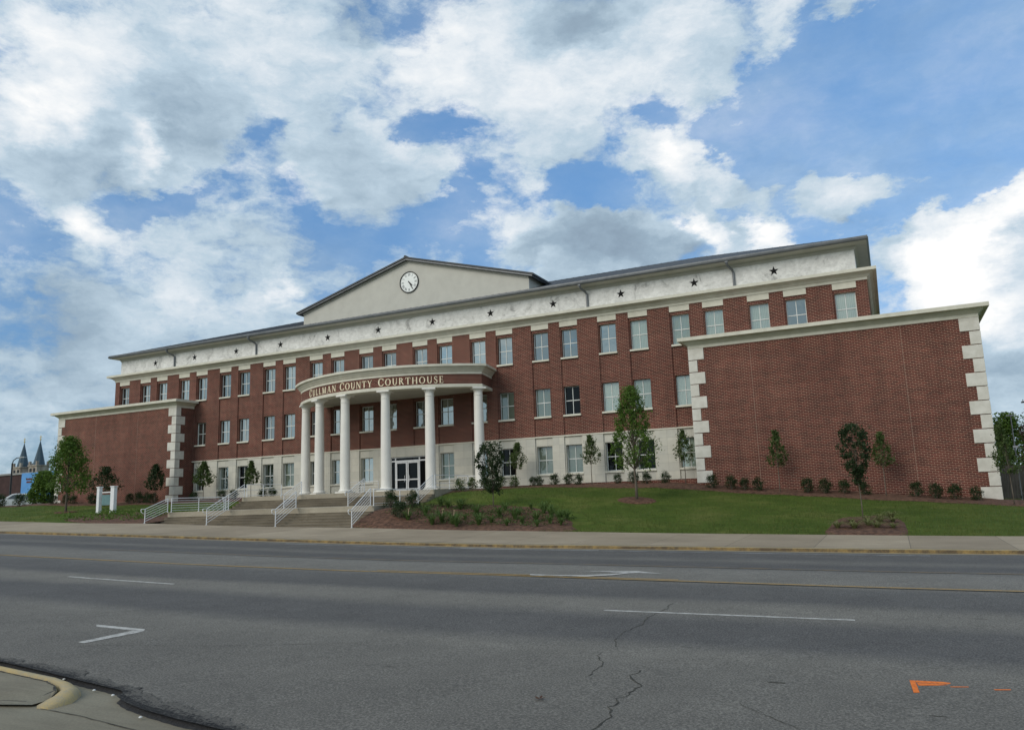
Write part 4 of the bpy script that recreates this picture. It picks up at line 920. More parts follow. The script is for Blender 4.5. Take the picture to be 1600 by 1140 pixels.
# ------------------------------------------------------------------ planting beds
def bed(name, pts, lift=.035, mound=.05, mat='mulch'):
    """smooth closed outline, fan rings from the centre, draped on the lawn"""
    n = 6; P = []
    for i in range(len(pts)):
        a, b, c, d = [Vector(pts[(i+k-1) % len(pts)]) for k in range(4)]
        for j in range(n):
            t = j/n; P.append(.5*((2*b)+(-a+c)*t+(2*a-5*b+4*c-d)*t*t+(-a+3*b-3*c+d)*t**3))
    cx = sum(p.x for p in P)/len(P); cy = sum(p.y for p in P)/len(P); C_ = Vector((cx, cy)); N = len(P); rings = 14
    vs = [(cx, cy, G(cx, cy)+lift+mound)]
    jit = [random.uniform(.985, 1.015) for _ in P]
    for r_ in range(1, rings+1):
        f = r_/rings
        for i, p in enumerate(P):
            q = C_+(p-C_)*f*(jit[i] if r_ == rings else 1); q.y = max(q.y, SY+.03)
            vs.append((q.x, q.y, G(q.x, q.y)+(lift+mound*(1-f*f)+random.uniform(-.012, .012) if r_ < rings else -.01)))
    fs = [(0, 1+i, 1+(i+1) % N) for i in range(N)]
    for r_ in range(rings-1):
        fs += [(1+r_*N+i, 1+(r_+1)*N+i, 1+(r_+1)*N+(i+1) % N, 1+r_*N+(i+1) % N) for i in range(N)]
    return tag(fixn(MB().add(vs, fs).build(name, mat, smooth=True)), kind='structure')
bed('mulch_bed', [(38.3, -18.0), (38.25, -15.5), (39.1, -13.2), (40.7, -12.1), (43.1, -11.7), (46.3, -12.1), (49.1, -14.2), (50.6, -16.6), (50.6, -18.0), (44.5, -18.05)])
bed('mulch_bed', [(62.5, -18.0), (62.45, -15.6), (62.7, -13.3), (63.6, -12.0), (64.8, -12.1), (65.4, -13.7), (65.5, -15.8), (65.4, -18.0), (64, -18.05)])
bed('mulch_bed', [(51.59+1.15*math.cos(a*math.pi/5), -8.82+1.0*math.sin(a*math.pi/5)) for a in range(10)], mound=.07)
bed('mulch_bed', [(4.0+.8*math.cos(a*math.pi/5), -11.2+.9*math.sin(a*math.pi/5)) for a in range(10)])
bed('mulch_bed', [(21.3, -18.0), (21.3, -14.5), (18.5, -12.8), (13.9, -11.8), (10, -12.6), (10.5, -15.5), (13, -17.3), (17, -18.0)])
def mulch_strip(x0, x1, yfront, yback):
    xs_ = frange(x0, x1, .5); rows = 7; vs = []
    for x in xs_:
        yf = yfront(x)+random.uniform(-.06, .06)
        for j in range(rows):
            t = j/(rows-1); y = yf+(yback-yf)*t
            vs.append((x, y, G(x, y)+(-.01 if j == 0 else .05+.06*t+random.uniform(-.015, .015))))
    return tag(MB().add(vs, [(i*rows+j, (i+1)*rows+j, (i+1)*rows+j+1, i*rows+j+1) for i in range(len(xs_)-1) for j in range(rows-1)]).build('mulch_bed', 'mulch', smooth=True), kind='structure')
mulch_strip(38.2, 53.8, lambda x: interp(x, [38.2, 38.5, 41.8, 45.9, 50.4, 53.8], [-8.6, -7.8, -5.4, -3.9, -3.7, -3.8]), .05)
mulch_strip(53.6, 75, lambda x: interp(x, [53.6, 58.3, 61.9, 65.2, 68.3, 75], [-3.8, -4.1, -4.4, -4.7, -4.8, -4.6]), -1.98)
mulch_strip(5.5, 21.3, lambda x: -3.4, .05); mulch_strip(-30, 5.7, lambda x: -4.2, -1.98)

# ------------------------------------------------------------------ plants
def leaves(mb, pts, size, m=0, flat=0.0, asp=.5):
    for p in pts:
        a = Vector((random.gauss(0, 1), random.gauss(0, 1), random.gauss(0, 1)-flat)).normalized(); b = a.orthogonal().normalized()
        b.rotate(Matrix.Rotation(random.uniform(0, 6.28), 3, a)); c = a.cross(b); s = size*random.uniform(.6, 1.35); p = Vector(p)
        mb.add([p-b*s, p+c*s*asp, p+b*s, p-c*s*asp], [(0, 1, 2, 3)], m)
def prof_at(prof, t):
    return interp(t, [q[0] for q in prof], [q[1] for q in prof])
def tree(pos, ztop, zcb, width, label, leafmat, nleaf, size, prof, group='young trees around the courthouse', cx=0, trunk=.05, clumps=60, name='tree', stake=False, spread=.16, up=.35):
    x, y, z = pos; root = empty(name, pos, 0, label, 'tree', group)
    hgt = ztop-z; cb = zcb-z; ch = hgt-cb; tm = MB()
    pts = [Vector((0, 0, -.15))]; nseg = 8
    for i in range(1, nseg+1):
        t = i/nseg; pts.append(Vector((cx*t*t*.9+random.uniform(-.02, .02)*hgt*.15, random.uniform(-.02, .02)*hgt*.15, hgt*.93*t)))
    tm.tube(pts, [trunk*(1.25 if i == 0 else 1)*(1-.85*i/nseg) for i in range(nseg+1)], 7)
    cl = []
    for k in range(clumps):
        t = ((k+.5)/clumps)**.9; t = min(.985, max(.02, t+random.uniform(-.03, .03))); a = k*2.399+random.uniform(-.5, .5)
        r_ = prof_at(prof, t)*width/2*math.sqrt(random.uniform(.25, 1.05))
        c = Vector((cx*(cb+ch*t)/hgt+r_*math.cos(a), r_*math.sin(a), cb+ch*t)); cl.append((c, t))
    for c, t in cl:
        if random.random() < .8:
            zb_ = max(cb*.92, c.z-up*ch*random.uniform(.5, 1.1)); s_ = min(.92, zb_/(hgt*.93)); i = s_*nseg; i0 = int(i); st = pts[i0].lerp(pts[min(nseg, i0+1)], i-i0)
            mid = st.lerp(c, .55)+Vector((0, 0, .04*hgt)); r0 = trunk*.35*(1-s_*.7)
            tm.tube([st, mid, c], [r0, r0*.6, r0*.25], 4, cap=False)
    tm.build('trunk', 'bark', root, local=True, smooth=True)
    lm_ = MB(); per = max(4, nleaf//clumps); P = []
    for c, t in cl:
        sg = width*spread*random.uniform(.35, 1.25); nn = int(per*random.uniform(.5, 1.5))
        for _ in range(nn):
            q = c+Vector((random.gauss(0, sg*.6), random.gauss(0, sg*.6), random.gauss(0, sg*.75)))
            tt = (q.z-cb)/ch
            if tt < -.06 or tt > 1.03: continue
            P.append(q)
    leaves(lm_, P, size); lm_.build('crown', leafmat, root, local=True)
    return root
OVAL = [(0, .35), (.12, .8), (.35, 1.0), (.6, .78), (.85, .38), (1, .1)]
LOLLI = [(0, .35), (.1, .85), (.25, 1.0), (.45, .78), (.65, .45), (.82, .2), (1, .04)]
BIG = [(0, .55), (.1, .95), (.28, 1.0), (.42, .72), (.62, .68), (.82, .45), (.93, .25), (1, .06)]
VASE = [(0, .12), (.15, .28), (.35, .7), (.6, 1.0), (.8, .85), (1, .25)]
tree((51.59, -8.82, G(51.59, -8.82)+.05), 8.15, 3.45, 2.8, 'tallest young tree with feathery bright green crown standing in a mulch ring on the lawn', 'leaf_fresh', 8500, .066, BIG, cx=-.05, trunk=.085, clumps=130, spread=.10)
wt = dict(leafmat='leaf_mid', nleaf=1900, size=.062, prof=LOLLI, trunk=.032, clumps=60, spread=.12)
tree((46.23, -1.6, 2.6), 6.05, 4.12, 1.5, 'small grey-green tree against the pale stone base, left of the tallest tree', **wt)
tree((52.82, -1.6, 2.4), 5.96, 3.98, 1.5, 'small tree against the pale stone base beside the left corner of the right wing', **wt)
tree((40.32, -1.6, 2.6), 5.87, 4.05, 1.4, 'small tree on a thin stem against the pale stone base, nearest the portico', cx=.25, **wt)
tree((44.0, -12.4, G(44, -12.4)), 5.19, 2.30, 1.75, 'dense dark-leaved tree in the daylily bed in front of the sixth column', 'leaf_dark', 3600, .07, [(0, .35), (.1, .5), (.3, .7), (.5, .85), (.75, 1), (.9, .7), (1, .3)], cx=-.15, trunk=.035, clumps=70, spread=.12)
wt2 = dict(wt); wt2['leafmat'] = 'leaf_mid'
tree((58.95, -3.3, 1.72), 5.43, 3.33, 1.3, 'small lone tree before the left part of the right brick wing', **wt2)
tree((63.75, -13.2, G(63.75, -13.2)), 4.78, 2.05, 1.5, 'dark wide-topped tree with slim foot in front of the right brick wing', 'leaf_dark', 4000, .06, VASE, cx=-.08, trunk=.03, clumps=80, spread=.11)
tree((64.75, -3.3, 1.28), 4.93, 3.05, 1.25, 'small olive-green tree close to the right brick wall, just right of the dark tree', **wt2)
tree((70.85, -4.2, .75), 4.99, 2.3, 1.35, 'loose-crowned tree in front of the right end corner stones', cx=-.2, **wt2)
tree((4.02, -11.24, G(4, -11.2)), 8.12, 3.7, 3.5, 'large bright green tree at the left corner of the left wing', 'leaf_fresh', 8000, .09, BIG, trunk=.09, clumps=110, spread=.11)
wt3 = dict(wt); wt3.update(size=.09, nleaf=2000, leafmat='leaf_dark')
tree((.3, -5.0, 2.6), 5.95, 3.75, 2.9, 'bushy dark tree standing behind the two-post sign', **wt3)
tree((5.15, -3.6, 2.55), 6.0, 3.8, 1.9, 'small dark tree before the right part of the left wing, beside its corner stones', **wt3)
tree((8.95, -1.6, 2.5), 6.1, 4.0, 1.8, 'small tree in front of the first ground-floor window right of the left wing', **dict(wt, size=.10, leafmat='leaf_mid'))
tree((14.65, -1.6, 2.5), 5.85, 3.95, 1.3, 'small tree against the pale stone base above the left end of the steps', **dict(wt, size=.09, leafmat='leaf_mid'))
tree((-20.6, 3.0, 2.7), 6.6, 3.3, 3.3, 'wide green tree between the parked pickup and the left wing', 'leaf_fresh', 9000, .12, BIG, trunk=.08, clumps=100, spread=.12)
tree((-33.5, 2.0, 2.7), 7.2, 3.0, 5.0, 'green tree cut off by the left edge of the view', 'leaf_mid', 3000, .16, OVAL, trunk=.1, clumps=70)
# background growth on the right
def bush(pos, w, h, label, mat, n, size, cat='bush', name='bush', group=None, clumps=40, low=.0, group_=None):
    root = empty(name, pos, 0, label, cat, group); st = MB(); lm_ = MB(); P = []
    for k in range(clumps):
        a = random.uniform(0, 6.28); t = random.uniform(low, 1); r_ = w/2*math.sqrt(max(0, 1-(2*t-.9)**2*.8))*math.sqrt(random.uniform(.2, 1)); c = Vector((r_*math.cos(a), r_*math.sin(a), h*t*.92))
        if k % 3 == 0: st.tube([(0, 0, -.05), c*.5, c], [.012*h+.004, .008*h+.003, .003], 4, cap=False)
        sg = w*.11
        for _ in range(max(3, n//clumps)): 
            q = c+Vector((random.gauss(0, sg), random.gauss(0, sg), random.gauss(0, sg)))
            if q.z > .02: P.append(q)
    leaves(lm_, P, size); st.build('stem', 'bark', root, local=True); lm_.build('foliage', mat, root, local=True)
    return root
tree((74.2, 24, .5), 7.4, 1.2, 4.6, 'dense green broadleaf tree behind the grey fence, right of the right wing', 'leaf_fresh', 8000, .13, BIG, trunk=.14, clumps=90, group='trees beyond the right end')
tree((79.2, 22, .3), 8.2, 1.0, 5.0, 'tall green tree at the right edge of the view', 'leaf_mid', 8000, .13, BIG, trunk=.14, clumps=90, group='trees beyond the right end')
tree((73.55, 6.0, .6), 6.5, 1.8, 1.9, 'slender tree with reddish young leaves at the right edge', 'leaf_pinkish', 3000, .06, OVAL, trunk=.04, clumps=60, spread=.10)
bush((73.1, 2.0, .55), 1.9, 1.3, 'dark low bush at the foot of the grey fence', 'leaf_dark', 1500, .06)
bush((74.4, 4.0, .45), 2.4, 3.6, 'rounded olive-green bush at the right edge', 'leaf_mid', 3000, .07, clumps=70)

# clipped shrubs: one of each size built, then copied part by part
def copy_thing(src, loc, rz=0, label=None, group=None, sc=1.0):
    r_ = src.copy(); COL.objects.link(r_); r_.location = loc; r_.rotation_euler = (0, 0, rz); r_.scale = (sc, sc, sc)
    if label: r_['label'] = label
    if group: r_['group'] = group
    for ch in src.children:
        c_ = ch.copy(); COL.objects.link(c_); c_.parent = r_
    return r_
def shrub_pair(loc, label, group, sc=1.0, kind=[0]):
    kind[0] += 1
    protos = shrub_pair.__dict__.setdefault('p', [])
    if len(protos) < 4:
        o = bush(loc, .66, .80, label, 'leaf_shrub', 1300, .034, 'shrub', 'shrub', group, 40, low=.10); o.scale = (sc, sc, sc); protos.append(o); return o
    return copy_thing(protos[kind[0] % 4], loc, random.uniform(0, 6.28), label, group, sc)
GS = 'shrubs planted along the courthouse walls'
mx = [34.38, 35.38, 36.51, 37.72, 39.17, 40.95, 42.11, 43.28, 44.42, 45.18, 48.04, 49.17, 50.04, 51.42]
rxs = [54.84, 56.05, 56.86, 57.68, 60.49, 61.48, 62.53, 63.66, 66.31, 67.28, 68.21, 69.23]
loose = [(38.75, -7.0), (39.15, -6.0), (39.6, -5.0), (40.2, -4.0), (40.9, -3.2)]
for i, (x, y) in enumerate(loose):
    bush((x, y, G(x, y)+.08), .75, .8, 'loose leafy shrub right of the portico, %s from the railing' % ORD[i], 'leaf_mid', 800, .045, 'shrub', 'shrub', GS, 30, .1)
for i, x in enumerate([41.6]+mx[6:]):
    shrub_pair((x, -1.35+random.uniform(-.12, .12), G(x, -1.35)+.08), 'small shrub against the pale stone base, %s from the portico' % ORD[i], GS, random.uniform(.82, 1.08))
for i, x in enumerate(rxs):
    shrub_pair((x, -3.2+random.uniform(-.12, .12), G(x, -3.2)+.10), 'dark shrub at the foot of the right wing, %s from its left corner' % ORD[i], GS, random.uniform(.9, 1.12))
for i, x in enumerate([-9.61, -7.58, -6.5, -3.9, -3.1, 1.39, 2.54, 3.59, 4.4]):
    shrub_pair((x, -3.2, G(x, -3.2)+.08), 'dark shrub at the foot of the left wing, %s from its left end' % ORD[i], GS, random.uniform(1.0, 1.35))
for i, x in enumerate([15.8, 16.9, 7.6, 11.0, 12.4]):
    shrub_pair((x, -1.4, G(x, -1.4)+.08), ['round shrub under the ground-floor windows left of the steps, nearest the steps but one', 'round shrub under the ground-floor windows left of the steps, nearest the steps', 'round shrub in the inner corner beside the left wing', 'dark shrub behind the landing rail, left one of two', 'dark shrub behind the landing rail, right one of two'][i], GS, 1.1)
for (x, y), l in zip([(38.75, -15.3), (39.75, -14.4), (40.4, -16.8)], ['upright dark shrub in the mulch right beside the steps', 'upright dark shrub beside the steps, farthest up the slope of three', 'upright dark shrub beside the steps, nearest the sidewalk of three']):
    shrub_pair((x, y, G(x, y)+.05), l, GS, 1.25)
for x, y, l, sc in ((-29.5, -4.5, 'low dark bush in front of the pickup bonnet', 1.6), (-24.6, -4.5, 'low dark bush in front of the pickup door', 1.1), (-20.5, -4.2, 'low dark bush beneath the wide green tree', 1.5), (-16.8, -4.0, 'low dark bush before the white hatchback', 1.6), (-13.6, -4.0, 'low dark bush between the hatchback and the left wing', 1.5)):
    shrub_pair((x, y, G(x, y)+.05), l, 'bushes edging the parking lot', sc)
# daylilies
def lily(loc, label, group, mat='leaf_daylily', flower=None, h=.6):
    root = empty('daylily', loc, random.uniform(0, 6), label, 'plant', group); m = MB()
    for k in range(60):
        a = random.uniform(0, 6.28); L = h*random.uniform(.6, 1.15); sp_ = random.uniform(.2, .62); w = .014
        d = Vector((math.cos(a), math.sin(a), 0)); s_ = Vector((-d.y, d.x, 0))*w; r0 = random.uniform(0, .06)
        pts = [d*r0, d*(r0+sp_*.35*L/h)+Vector((0, 0, L*.65)), d*(r0+sp_*.8)+Vector((0, 0, L*.9)), d*(r0+sp_*1.25)+Vector((0, 0, L*.72))]
        vs = []
        for i, p in enumerate(pts): ww = [1, 1, .8, .15][i]; vs += [p-s_*ww, p+s_*ww]
        m.add(vs, [(0, 1, 3, 2), (2, 3, 5, 4), (4, 5, 7, 6)])
    m.build('leaves', mat, root, local=True)
    if flower:
        f_ = MB(); 
        for q in range(2):
            c = Vector((random.uniform(-.12, .12), random.uniform(-.12, .12), h*random.uniform(.9, 1.1)))
            f_.tube([(0, 0, 0), c], .006, 4)
            for k in range(6):
                a = k*1.047; d = Vector((math.cos(a), math.sin(a), .3))*.075; s_ = Vector((-math.sin(a), math.cos(a), 0))*.028
                f_.add([c, c+d*.6+s_, c+d, c+d*.6-s_], [(0, 1, 2, 3)])
        f_.build('flower', flower, root, local=True)
    return root
fl = [(43.77, -15.42), (45.44, -16.95), (46.0, -16.58), (47.12, -17.04), (46.85, -15.46), (46.59, -14.35), (48.22, -15.78), (49.28, -16.41), (49.46, -15.54), (40.9, -13.2), (41.5, -13.42), (41.52, -15.91), (42.85, -16.4), (43.75, -16.72), (42.7, -17.15), (43.97, -14.45), (42.37, -13.43), (47.78, -13.73), (46.56, -12.74), (50.0, -16.73), (49.6, -14.9), (44.8, -15.9), (45.6, -14.9), (47.6, -16.2), (48.9, -17.2), (45.2, -13.3), (42.0, -12.6), (48.6, -14.6), (44.3, -17.3), (41.0, -16.9)]
fl.sort()
lp = []
for i, (x, y) in enumerate(fl):
    lab = 'daylily clump in the large bed right of the steps, %s from the left' % (ORD+['twenty-ninth', 'thirtieth'])[i]
    if len(lp) < 4: lp.append(lily((x, y, G(x, y)+.04), lab, 'daylilies in the mulch beds', 'leaf_daylily', [None, 'pale_petal', None, 'leaf_rust'][len(lp)]))
    else: copy_thing(random.choice([lp[0], lp[0], lp[2], lp[2], lp[1], lp[3]]), (x, y, G(x, y)+.04), random.uniform(0, 6), lab, None, random.uniform(.5, 1.2))
sb = sorted([(62.82, -16.36), (63.49, -16.49), (63.97, -14.4), (64.05, -15.65), (64.38, -16.39), (64.5, -14.9), (64.46, -13.2), (65.0, -14.5), (65.0, -16.33), (64.95, -13.1), (63.3, -14.6)])
sp0 = None
for i, (x, y) in enumerate(sb):
    lab = 'pale tuft in the small mulch bed by the sidewalk, %s from the left' % ORD[i]
    if sp0 is None: sp0 = lily((x, y, G(x, y)+.04), lab, 'tufts in the small bed', 'leaf_pale', None, .34)
    else: copy_thing(sp0, (x, y, G(x, y)+.04), random.uniform(0, 6), lab, None, random.uniform(.7, 1.1))
# low groundcover in the left bed: leafy, uncountable
m = MB(); P = []
for _ in range(260):
    x = random.uniform(9.5, 19.5); y = random.uniform(-17.2, -11.6)
    if y < -16.2 and x < 12: continue
    for _ in range(9): P.append((x+random.gauss(0, .18), y+random.gauss(0, .18), G(x, y)+.05+abs(random.gauss(0, .13))))
leaves(m, P, .075); tag(m.build('groundcover', 'leaf_fresh'), kind='stuff')
m = MB(); P = []
for _ in range(420):
    x = random.uniform(39.4, 50.2); y = random.uniform(-17.2, -12.2)
    if y > interp(x, [39.4, 43, 50.2], [-13.2, -12.0, -14.6]) or random.random() > (.35+.65*((y+17.5)/5)): continue
    for _ in range(random.randint(6, 22)): P.append((x+random.gauss(0, .22), y+random.gauss(0, .16), G(x, y)+.07+abs(random.gauss(0, .09))))
leaves(m, P, .055, flat=0.0); tag(m.build('groundcover', 'leaf_mid'), kind='stuff')
# grass blades over the lawn
m = MB(); random.seed(11)
def ok_grass(x, y):
    if 21.2 < x < 38.3: return False
    if y > interp(x, [5, 38.2, 38.5, 41.8, 45.9, 50.4, 53.8, 65.2, 75], [-3.4, -8.4, -7.6, -5.2, -3.8, -3.7, -3.8, -4.8, -4.7]): return False
    if ((x-44.4)/6.4)**2+((y+15.6)/3.9)**2 < 1 or ((x-64)/1.6)**2+((y+15.5)/3.7)**2 < 1: return False
    if ((x-51.59)/1.25)**2+((y+8.82)/1.1)**2 < 1: return False
    if 10 < x < 21.4 and y < -11.8: return False
    return True
vs = []; fs = []
for _ in range(60000):
    x = random.uniform(38.2, 78) if random.random() < .8 else random.uniform(-25, 21); y = SY+.02+16*random.random()**1.3
    if not ok_grass(x, y): continue
    z = G(x, y)-.03; h = random.uniform(.045, .10); a = random.uniform(0, 6.28); w = .012; dx, dy = math.cos(a)*w, math.sin(a)*w; lx, ly = random.gauss(0, .025), random.gauss(0, .025)
    b = len(vs); vs += [(x-dx, y-dy, z), (x+dx, y+dy, z), (x+lx, y+ly, z+h+.03)]; fs.append((b, b+1, b+2))
m.add(vs, fs); tag(m.build('grass', 'grass_blade'), kind='stuff')
random.seed(23)

# ------------------------------------------------------------------ sign, cars, far things
sg = empty('post_sign', (9.7, -11.9, 1.8), 0, 'blue-green sign board hung between two thick white posts at the left of the lawn', 'sign')
for x, w in ((8.85, .145), (10.5, .20)):
    MB().box(x-w, x+w, -12.0, -11.72, 1.7, 3.82).box(x-w-.04, x+w+.04, -12.04, -11.68, 3.821, 3.90).build('post', 'white_paint', sg, bevel=.01)
MB().box(9.2, 10.26, -11.9, -11.84, 2.45, 3.25).build('board', 'sign_green', sg)
MB().box(9.19, 10.27, -11.89, -11.85, 3.4, 3.48).build('crossbar', 'white_paint', sg)

def car(pos, rz, label, L, profile, wins, wheels, W=1.8, body='car_paint', cab=None, tail=None):
    root = empty('parked_car', pos, rz, label, 'car', 'cars parked beyond the left wing')
    m = MB(); n = len(profile); ins = []
    zmax = max(p[1] for p in profile)
    secs = [(-W/2, .90), (-W/2+.06, 1.0), (W/2-.06, 1.0), (W/2, .90)]
    vs = []
    for yy, sc in secs:
        for (x, z) in profile:
            tum = max(0, z-.95)*.22
            y2 = yy-math.copysign(tum, yy)
            vs.append((x*(.995 if sc < 1 else 1), y2, (z if z < .5 else z*(.985 if sc < 1 else 1))))
    fs = [(i*n+a, i*n+(a+1) % n, (i+1)*n+(a+1) % n, (i+1)*n+a) for i in range(3) for a in range(n)]+[tuple(range(n))[::-1], tuple(range(3*n, 4*n))]
    bo = fixn(m.add(vs, fs).build('body', body, root, local=True, bevel=.03))
    for s in (-1, 1):
        for wp in wins['side']:
            pts = [(x, s*(W/2-max(0, z-.95)*.22+.004), z) for x, z in wp]
            fixn(MB().add(pts+[(x, y-s*.02, z) for x, y, z in pts], [tuple(range(len(pts))), tuple(range(len(pts), 2*len(pts)))[::-1]]+[(i, (i+1) % len(pts), len(pts)+(i+1) % len(pts), len(pts)+i) for i in range(len(pts))]).build('side_window', 'glass_car', root, local=True))
        for wx in wheels:
            t = MB().tube([(wx, s*(W/2-.2), .33), (wx, s*(W/2+.01), .33)], .33, 20).build('wheel', 'rubber', root, local=True)
            MB().tube([(wx, s*(W/2), .33), (wx, s*(W/2+.022), .33)], .2, 14).build('rim', 'grey_metal', t, local=True)
    for (x0, z0, x1, z1, nme) in wins['ends']:
        w0 = W/2-.14-max(0, z0-.95)*.22; w1 = W/2-.14-max(0, z1-.95)*.22; dx = .012 if nme == 'rear_window' else -.012
        MB().add([(x0+dx, -w0, z0), (x0+dx, w0, z0), (x1+dx, w1, z1), (x1+dx, -w1, z1)], [(0, 1, 2, 3)]).build(nme, 'glass_car', root, local=True)
    for s in (-1, 1):
        MB().box(-L/2-.02, -L/2+.12, s*(W/2-.32)-.14, s*(W/2-.32)+.14, .62, .78).build('headlight', 'grey_metal', root, local=True)
        MB().box(L/2-.1, L/2+.02, s*(W/2-.14)-.09, s*(W/2-.14)+.09, .62, 1.0).build('tail_light', 'lamp_red', root, local=True)
    MB().box(-L/2-.05, -L/2+.1, -W/2+.1, W/2-.1, .32, .5).build('bumper', 'grey_metal', root, local=True)
    return root
car((-24.2, 2.4, 2.62), R(57), 'white pickup with its nose to the left, partly behind bushes and the wide tree', 5.2,
    [(-2.6, .35), (-2.62, .8), (-2.5, .95), (-1.35, 1.08), (-.55, 1.62), (-.2, 1.68), (1.0, 1.66), (1.35, 1.1), (2.6, 1.08), (2.6, .4), (2.2, .3), (-2.2, .28)],
    dict(side=[[(-1.0, 1.1), (-.45, 1.52), (-.02, 1.55), (-.02, 1.1)], [(.06, 1.1), (.06, 1.55), (.9, 1.53), (1.12, 1.12)]], ends=[(-1.32, 1.1, -.6, 1.57, 'windscreen'), (1.32, 1.12, 1.04, 1.58, 'rear_window')]), (-1.65, 1.65), 1.9)
car((-21.3, 11.5, 2.62), R(75), 'small white hatchback farther back, tail lights toward the street', 4.0,
    [(-2.0, .35), (-2.02, .75), (-1.9, .9), (-1.1, 1.0), (-.4, 1.42), (.0, 1.48), (1.2, 1.45), (1.85, 1.0), (2.0, .85), (2.0, .4), (1.7, .3), (-1.7, .28)],
    dict(side=[[(-.85, 1.0), (-.35, 1.34), (.1, 1.38), (.1, 1.0)], [(.18, 1.0), (.18, 1.38), (1.1, 1.36), (1.5, 1.02)]], ends=[(-1.08, 1.02, -.42, 1.38, 'windscreen'), (1.82, 1.03, 1.25, 1.4, 'rear_window')]), (-1.25, 1.25), 1.7)

hall = empty('brown_hall', (-100, 45, 2.7), 0, 'plain dark brown flat-roofed hall with a large blue banner, far left', 'building')
MB().box(-140, -62, 40, 62, 1.5, 9.4).build('wall', 'wall_brown', hall); MB().box(-140.2, -61.8, 39.8, 62.2, 9.4, 9.75).build('coping', 'coping_grey', hall)
MB().box(-120, -116, 39.9, 40.1, 2.7, 5.5).build('door', 'dark_metal', hall)
bn = tag(MB().box(-82.8, -70.5, 39.55, 39.7, 4.3, 9.6).build('banner', 'banner_blue', loc=(-76.6, 39.6, 4.3)), 'large bright blue banner hanging on the brown hall', 'banner')
m = MB(); 
for k, (a, b, z) in enumerate(((-81.4, -79.6, 8.3), (-81.2, -79.8, 7.75))): m.box(a, b, 39.5, 39.549, z, z+.3)
m.build('printed_bars', 'banner_red', bn)
ch = empty('church', (-256, 152, 2.7), 0, 'twin-towered church with two pointed slate-blue spires behind the brown hall', 'church')
for cx, zt_, zb_ in ((-261.2, 31.6, 22.3), (-250.7, 32.0, 22.6)):
    m = MB(); m.box(cx-2.6, cx+2.6, 149.4, 154.6, 2, zb_-1.4); m.box(cx-2.9, cx+2.9, 149.1, 154.9, zb_-1.4, zb_-.9)
    for sx_ in (-1, 1):
        for sy_ in (-1, 1): m.prism([(cx+sx_*2.3-.4, 152+sy_*2.3-.4), (cx+sx_*2.3+.4, 152+sy_*2.3-.4), (cx+sx_*2.3+.4, 152+sy_*2.3+.4), (cx+sx_*2.3-.4, 152+sy_*2.3+.4)], zb_-.9, zb_+.6)
    tw = m.build('tower', 'tower_stone', ch)
    m = MB()
    for dx in (-1.2, 1.2): m.box(cx+dx-.55, cx+dx+.55, 149.2, 149.42, zb_-5.2, zb_-2.2)
    m.build('belfry_opening', 'dark_metal', tw)
    m = MB(); n = 8; vs = [(cx+2.3*math.cos(2*math.pi*(i+.5)/n), 152+2.3*math.sin(2*math.pi*(i+.5)/n), zb_-.9) for i in range(n)]+[(cx, 152, zt_)]
    m.add(vs, [(i, (i+1) % n, n) for i in range(n)]); sp_ = m.build('spire', 'slate_blue', tw)
    MB().tube([(cx, 152, zt_-.3), (cx, 152, zt_+1.9)], .12, 6).box(cx-.6, cx+.6, 151.9, 152.1, zt_+1.1, zt_+1.35).lathe([(.05, 0), (.35, .2), (.35, .45), (.05, .65)], (cx, 152, zt_-.1), 10).build('cross', 'gold', tw)
MB().box(-259, -253, 153, 190, 2, 17).build('nave', 'tower_stone', ch)
lampp = empty('street_lamp', (-54.2, 20, 2.7), 0, 'dark street lamp post with a short arm in front of the brown hall', 'street lamp')
MB().tube([(-54.2, 20, 2.6), (-54.2, 20, 9.6)], [.16, .11], 8).build('pole', 'dark_metal', lampp)
MB().tube([(-54.2, 20, 9.4), (-54.0, 20, 10.0), (-53.2, 20, 10.35), (-51.8, 20, 10.4)], .07, 6).build('arm', 'dark_metal', lampp)
MB().box(-52.4, -51.2, 19.8, 20.2, 10.3, 10.46).build('lamp_head', 'grey_metal', lampp)
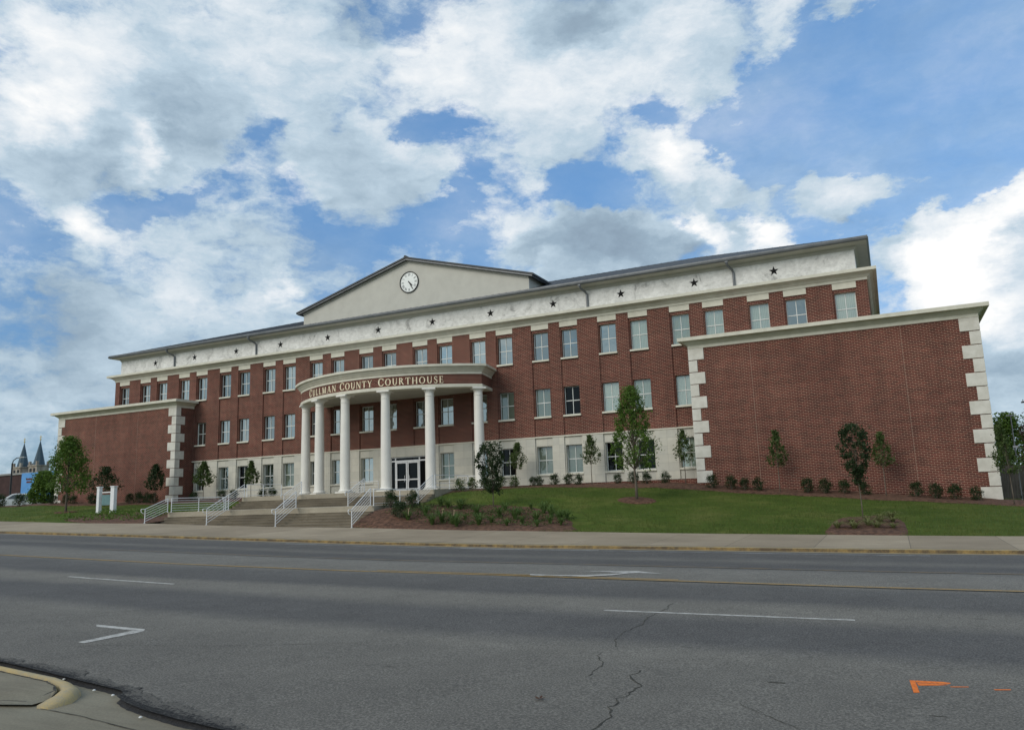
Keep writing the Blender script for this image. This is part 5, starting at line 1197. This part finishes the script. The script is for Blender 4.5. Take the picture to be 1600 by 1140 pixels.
# right background
fence = empty('grey_fence', (74, 12, .5), 0, 'weathered grey board fence between the right wing and the bushes', 'fence')
for k in range(60):
    x = 71.5+k*.21; MB().box(x, x+.2, 12+random.uniform(0, .02), 12.04, .1, 2.95+random.uniform(-.03, .03)).build('board', 'shed_grey', fence)
pole = empty('flag_pole', (72.6, 7.0, .6), 0, 'thin pale pole standing right of the corner stones', 'pole')
MB().tube([(72.6, 7, .5), (72.6, 7, 6.1)], [.045, .03], 8).build('shaft', 'grey_metal', pole); MB().box(72.35, 72.75, 6.95, 7.05, 6.1, 6.17).build('head', 'grey_metal', pole); MB().box(72.5, 72.8, 6.93, 7.07, 4.0, 4.15).build('bracket', 'white_paint', pole)
up_ = empty('utility_pole', (76.9, 25, .3), 0, 'dark utility pole with a crossarm at the right edge', 'utility pole')
MB().tube([(76.9, 25, 0), (76.9, 25, 9.0)], [.16, .11], 8).build('pole', 'bark', up_); MB().box(75.7, 78.1, 24.94, 25.06, 8.36, 8.48).build('crossarm', 'dark_metal', up_)
for x in (75.85, 76.4, 77.4, 77.95): MB().tube([(x, 25, 8.48), (x, 25, 8.66)], .035, 6).build('insulator', 'coping_grey', up_)
# small litter in the foreground
lf = MB(); c = Vector((61.41, -45.19, rz(61.41, -45.19)+.012))
for k in range(5):
    a = k*1.3; lf.add([c, c+Vector((.05*math.cos(a), .05*math.sin(a), .012)), c+Vector((.07*math.cos(a+.4), .07*math.sin(a+.4), .022)), c+Vector((.045*math.cos(a+.8), .045*math.sin(a+.8), .008))], [(0, 1, 2, 3)])
tag(lf.build('dead_leaf', 'dead_leaf_brown', loc=c), 'crumpled brown leaf lying on the asphalt near the bottom edge', 'leaf')
for i, (x, y, l) in enumerate(((55.05, -46.42, 'white pebble at the asphalt lip above the kerb joint'), (56.0, -46.68, 'white pebble in the gutter right of the yellow kerb nose'), (56.45, -46.76, 'white pebble beside the notch in the asphalt edge'), (57.6, -47.30, 'white pebble on the asphalt edge near the bottom of the view'))):
    p = MB().lathe([(.004, 0), (.018, .004), (.021, .010), (.012, .018), (.003, .021)], (x, y, rz(x, y)-.04), 8).build('pebble', 'pale_pebble', loc=(x, y, rz(x, y)-.05)); tag(p, l, 'pebble', 'white pebbles at the asphalt edge')
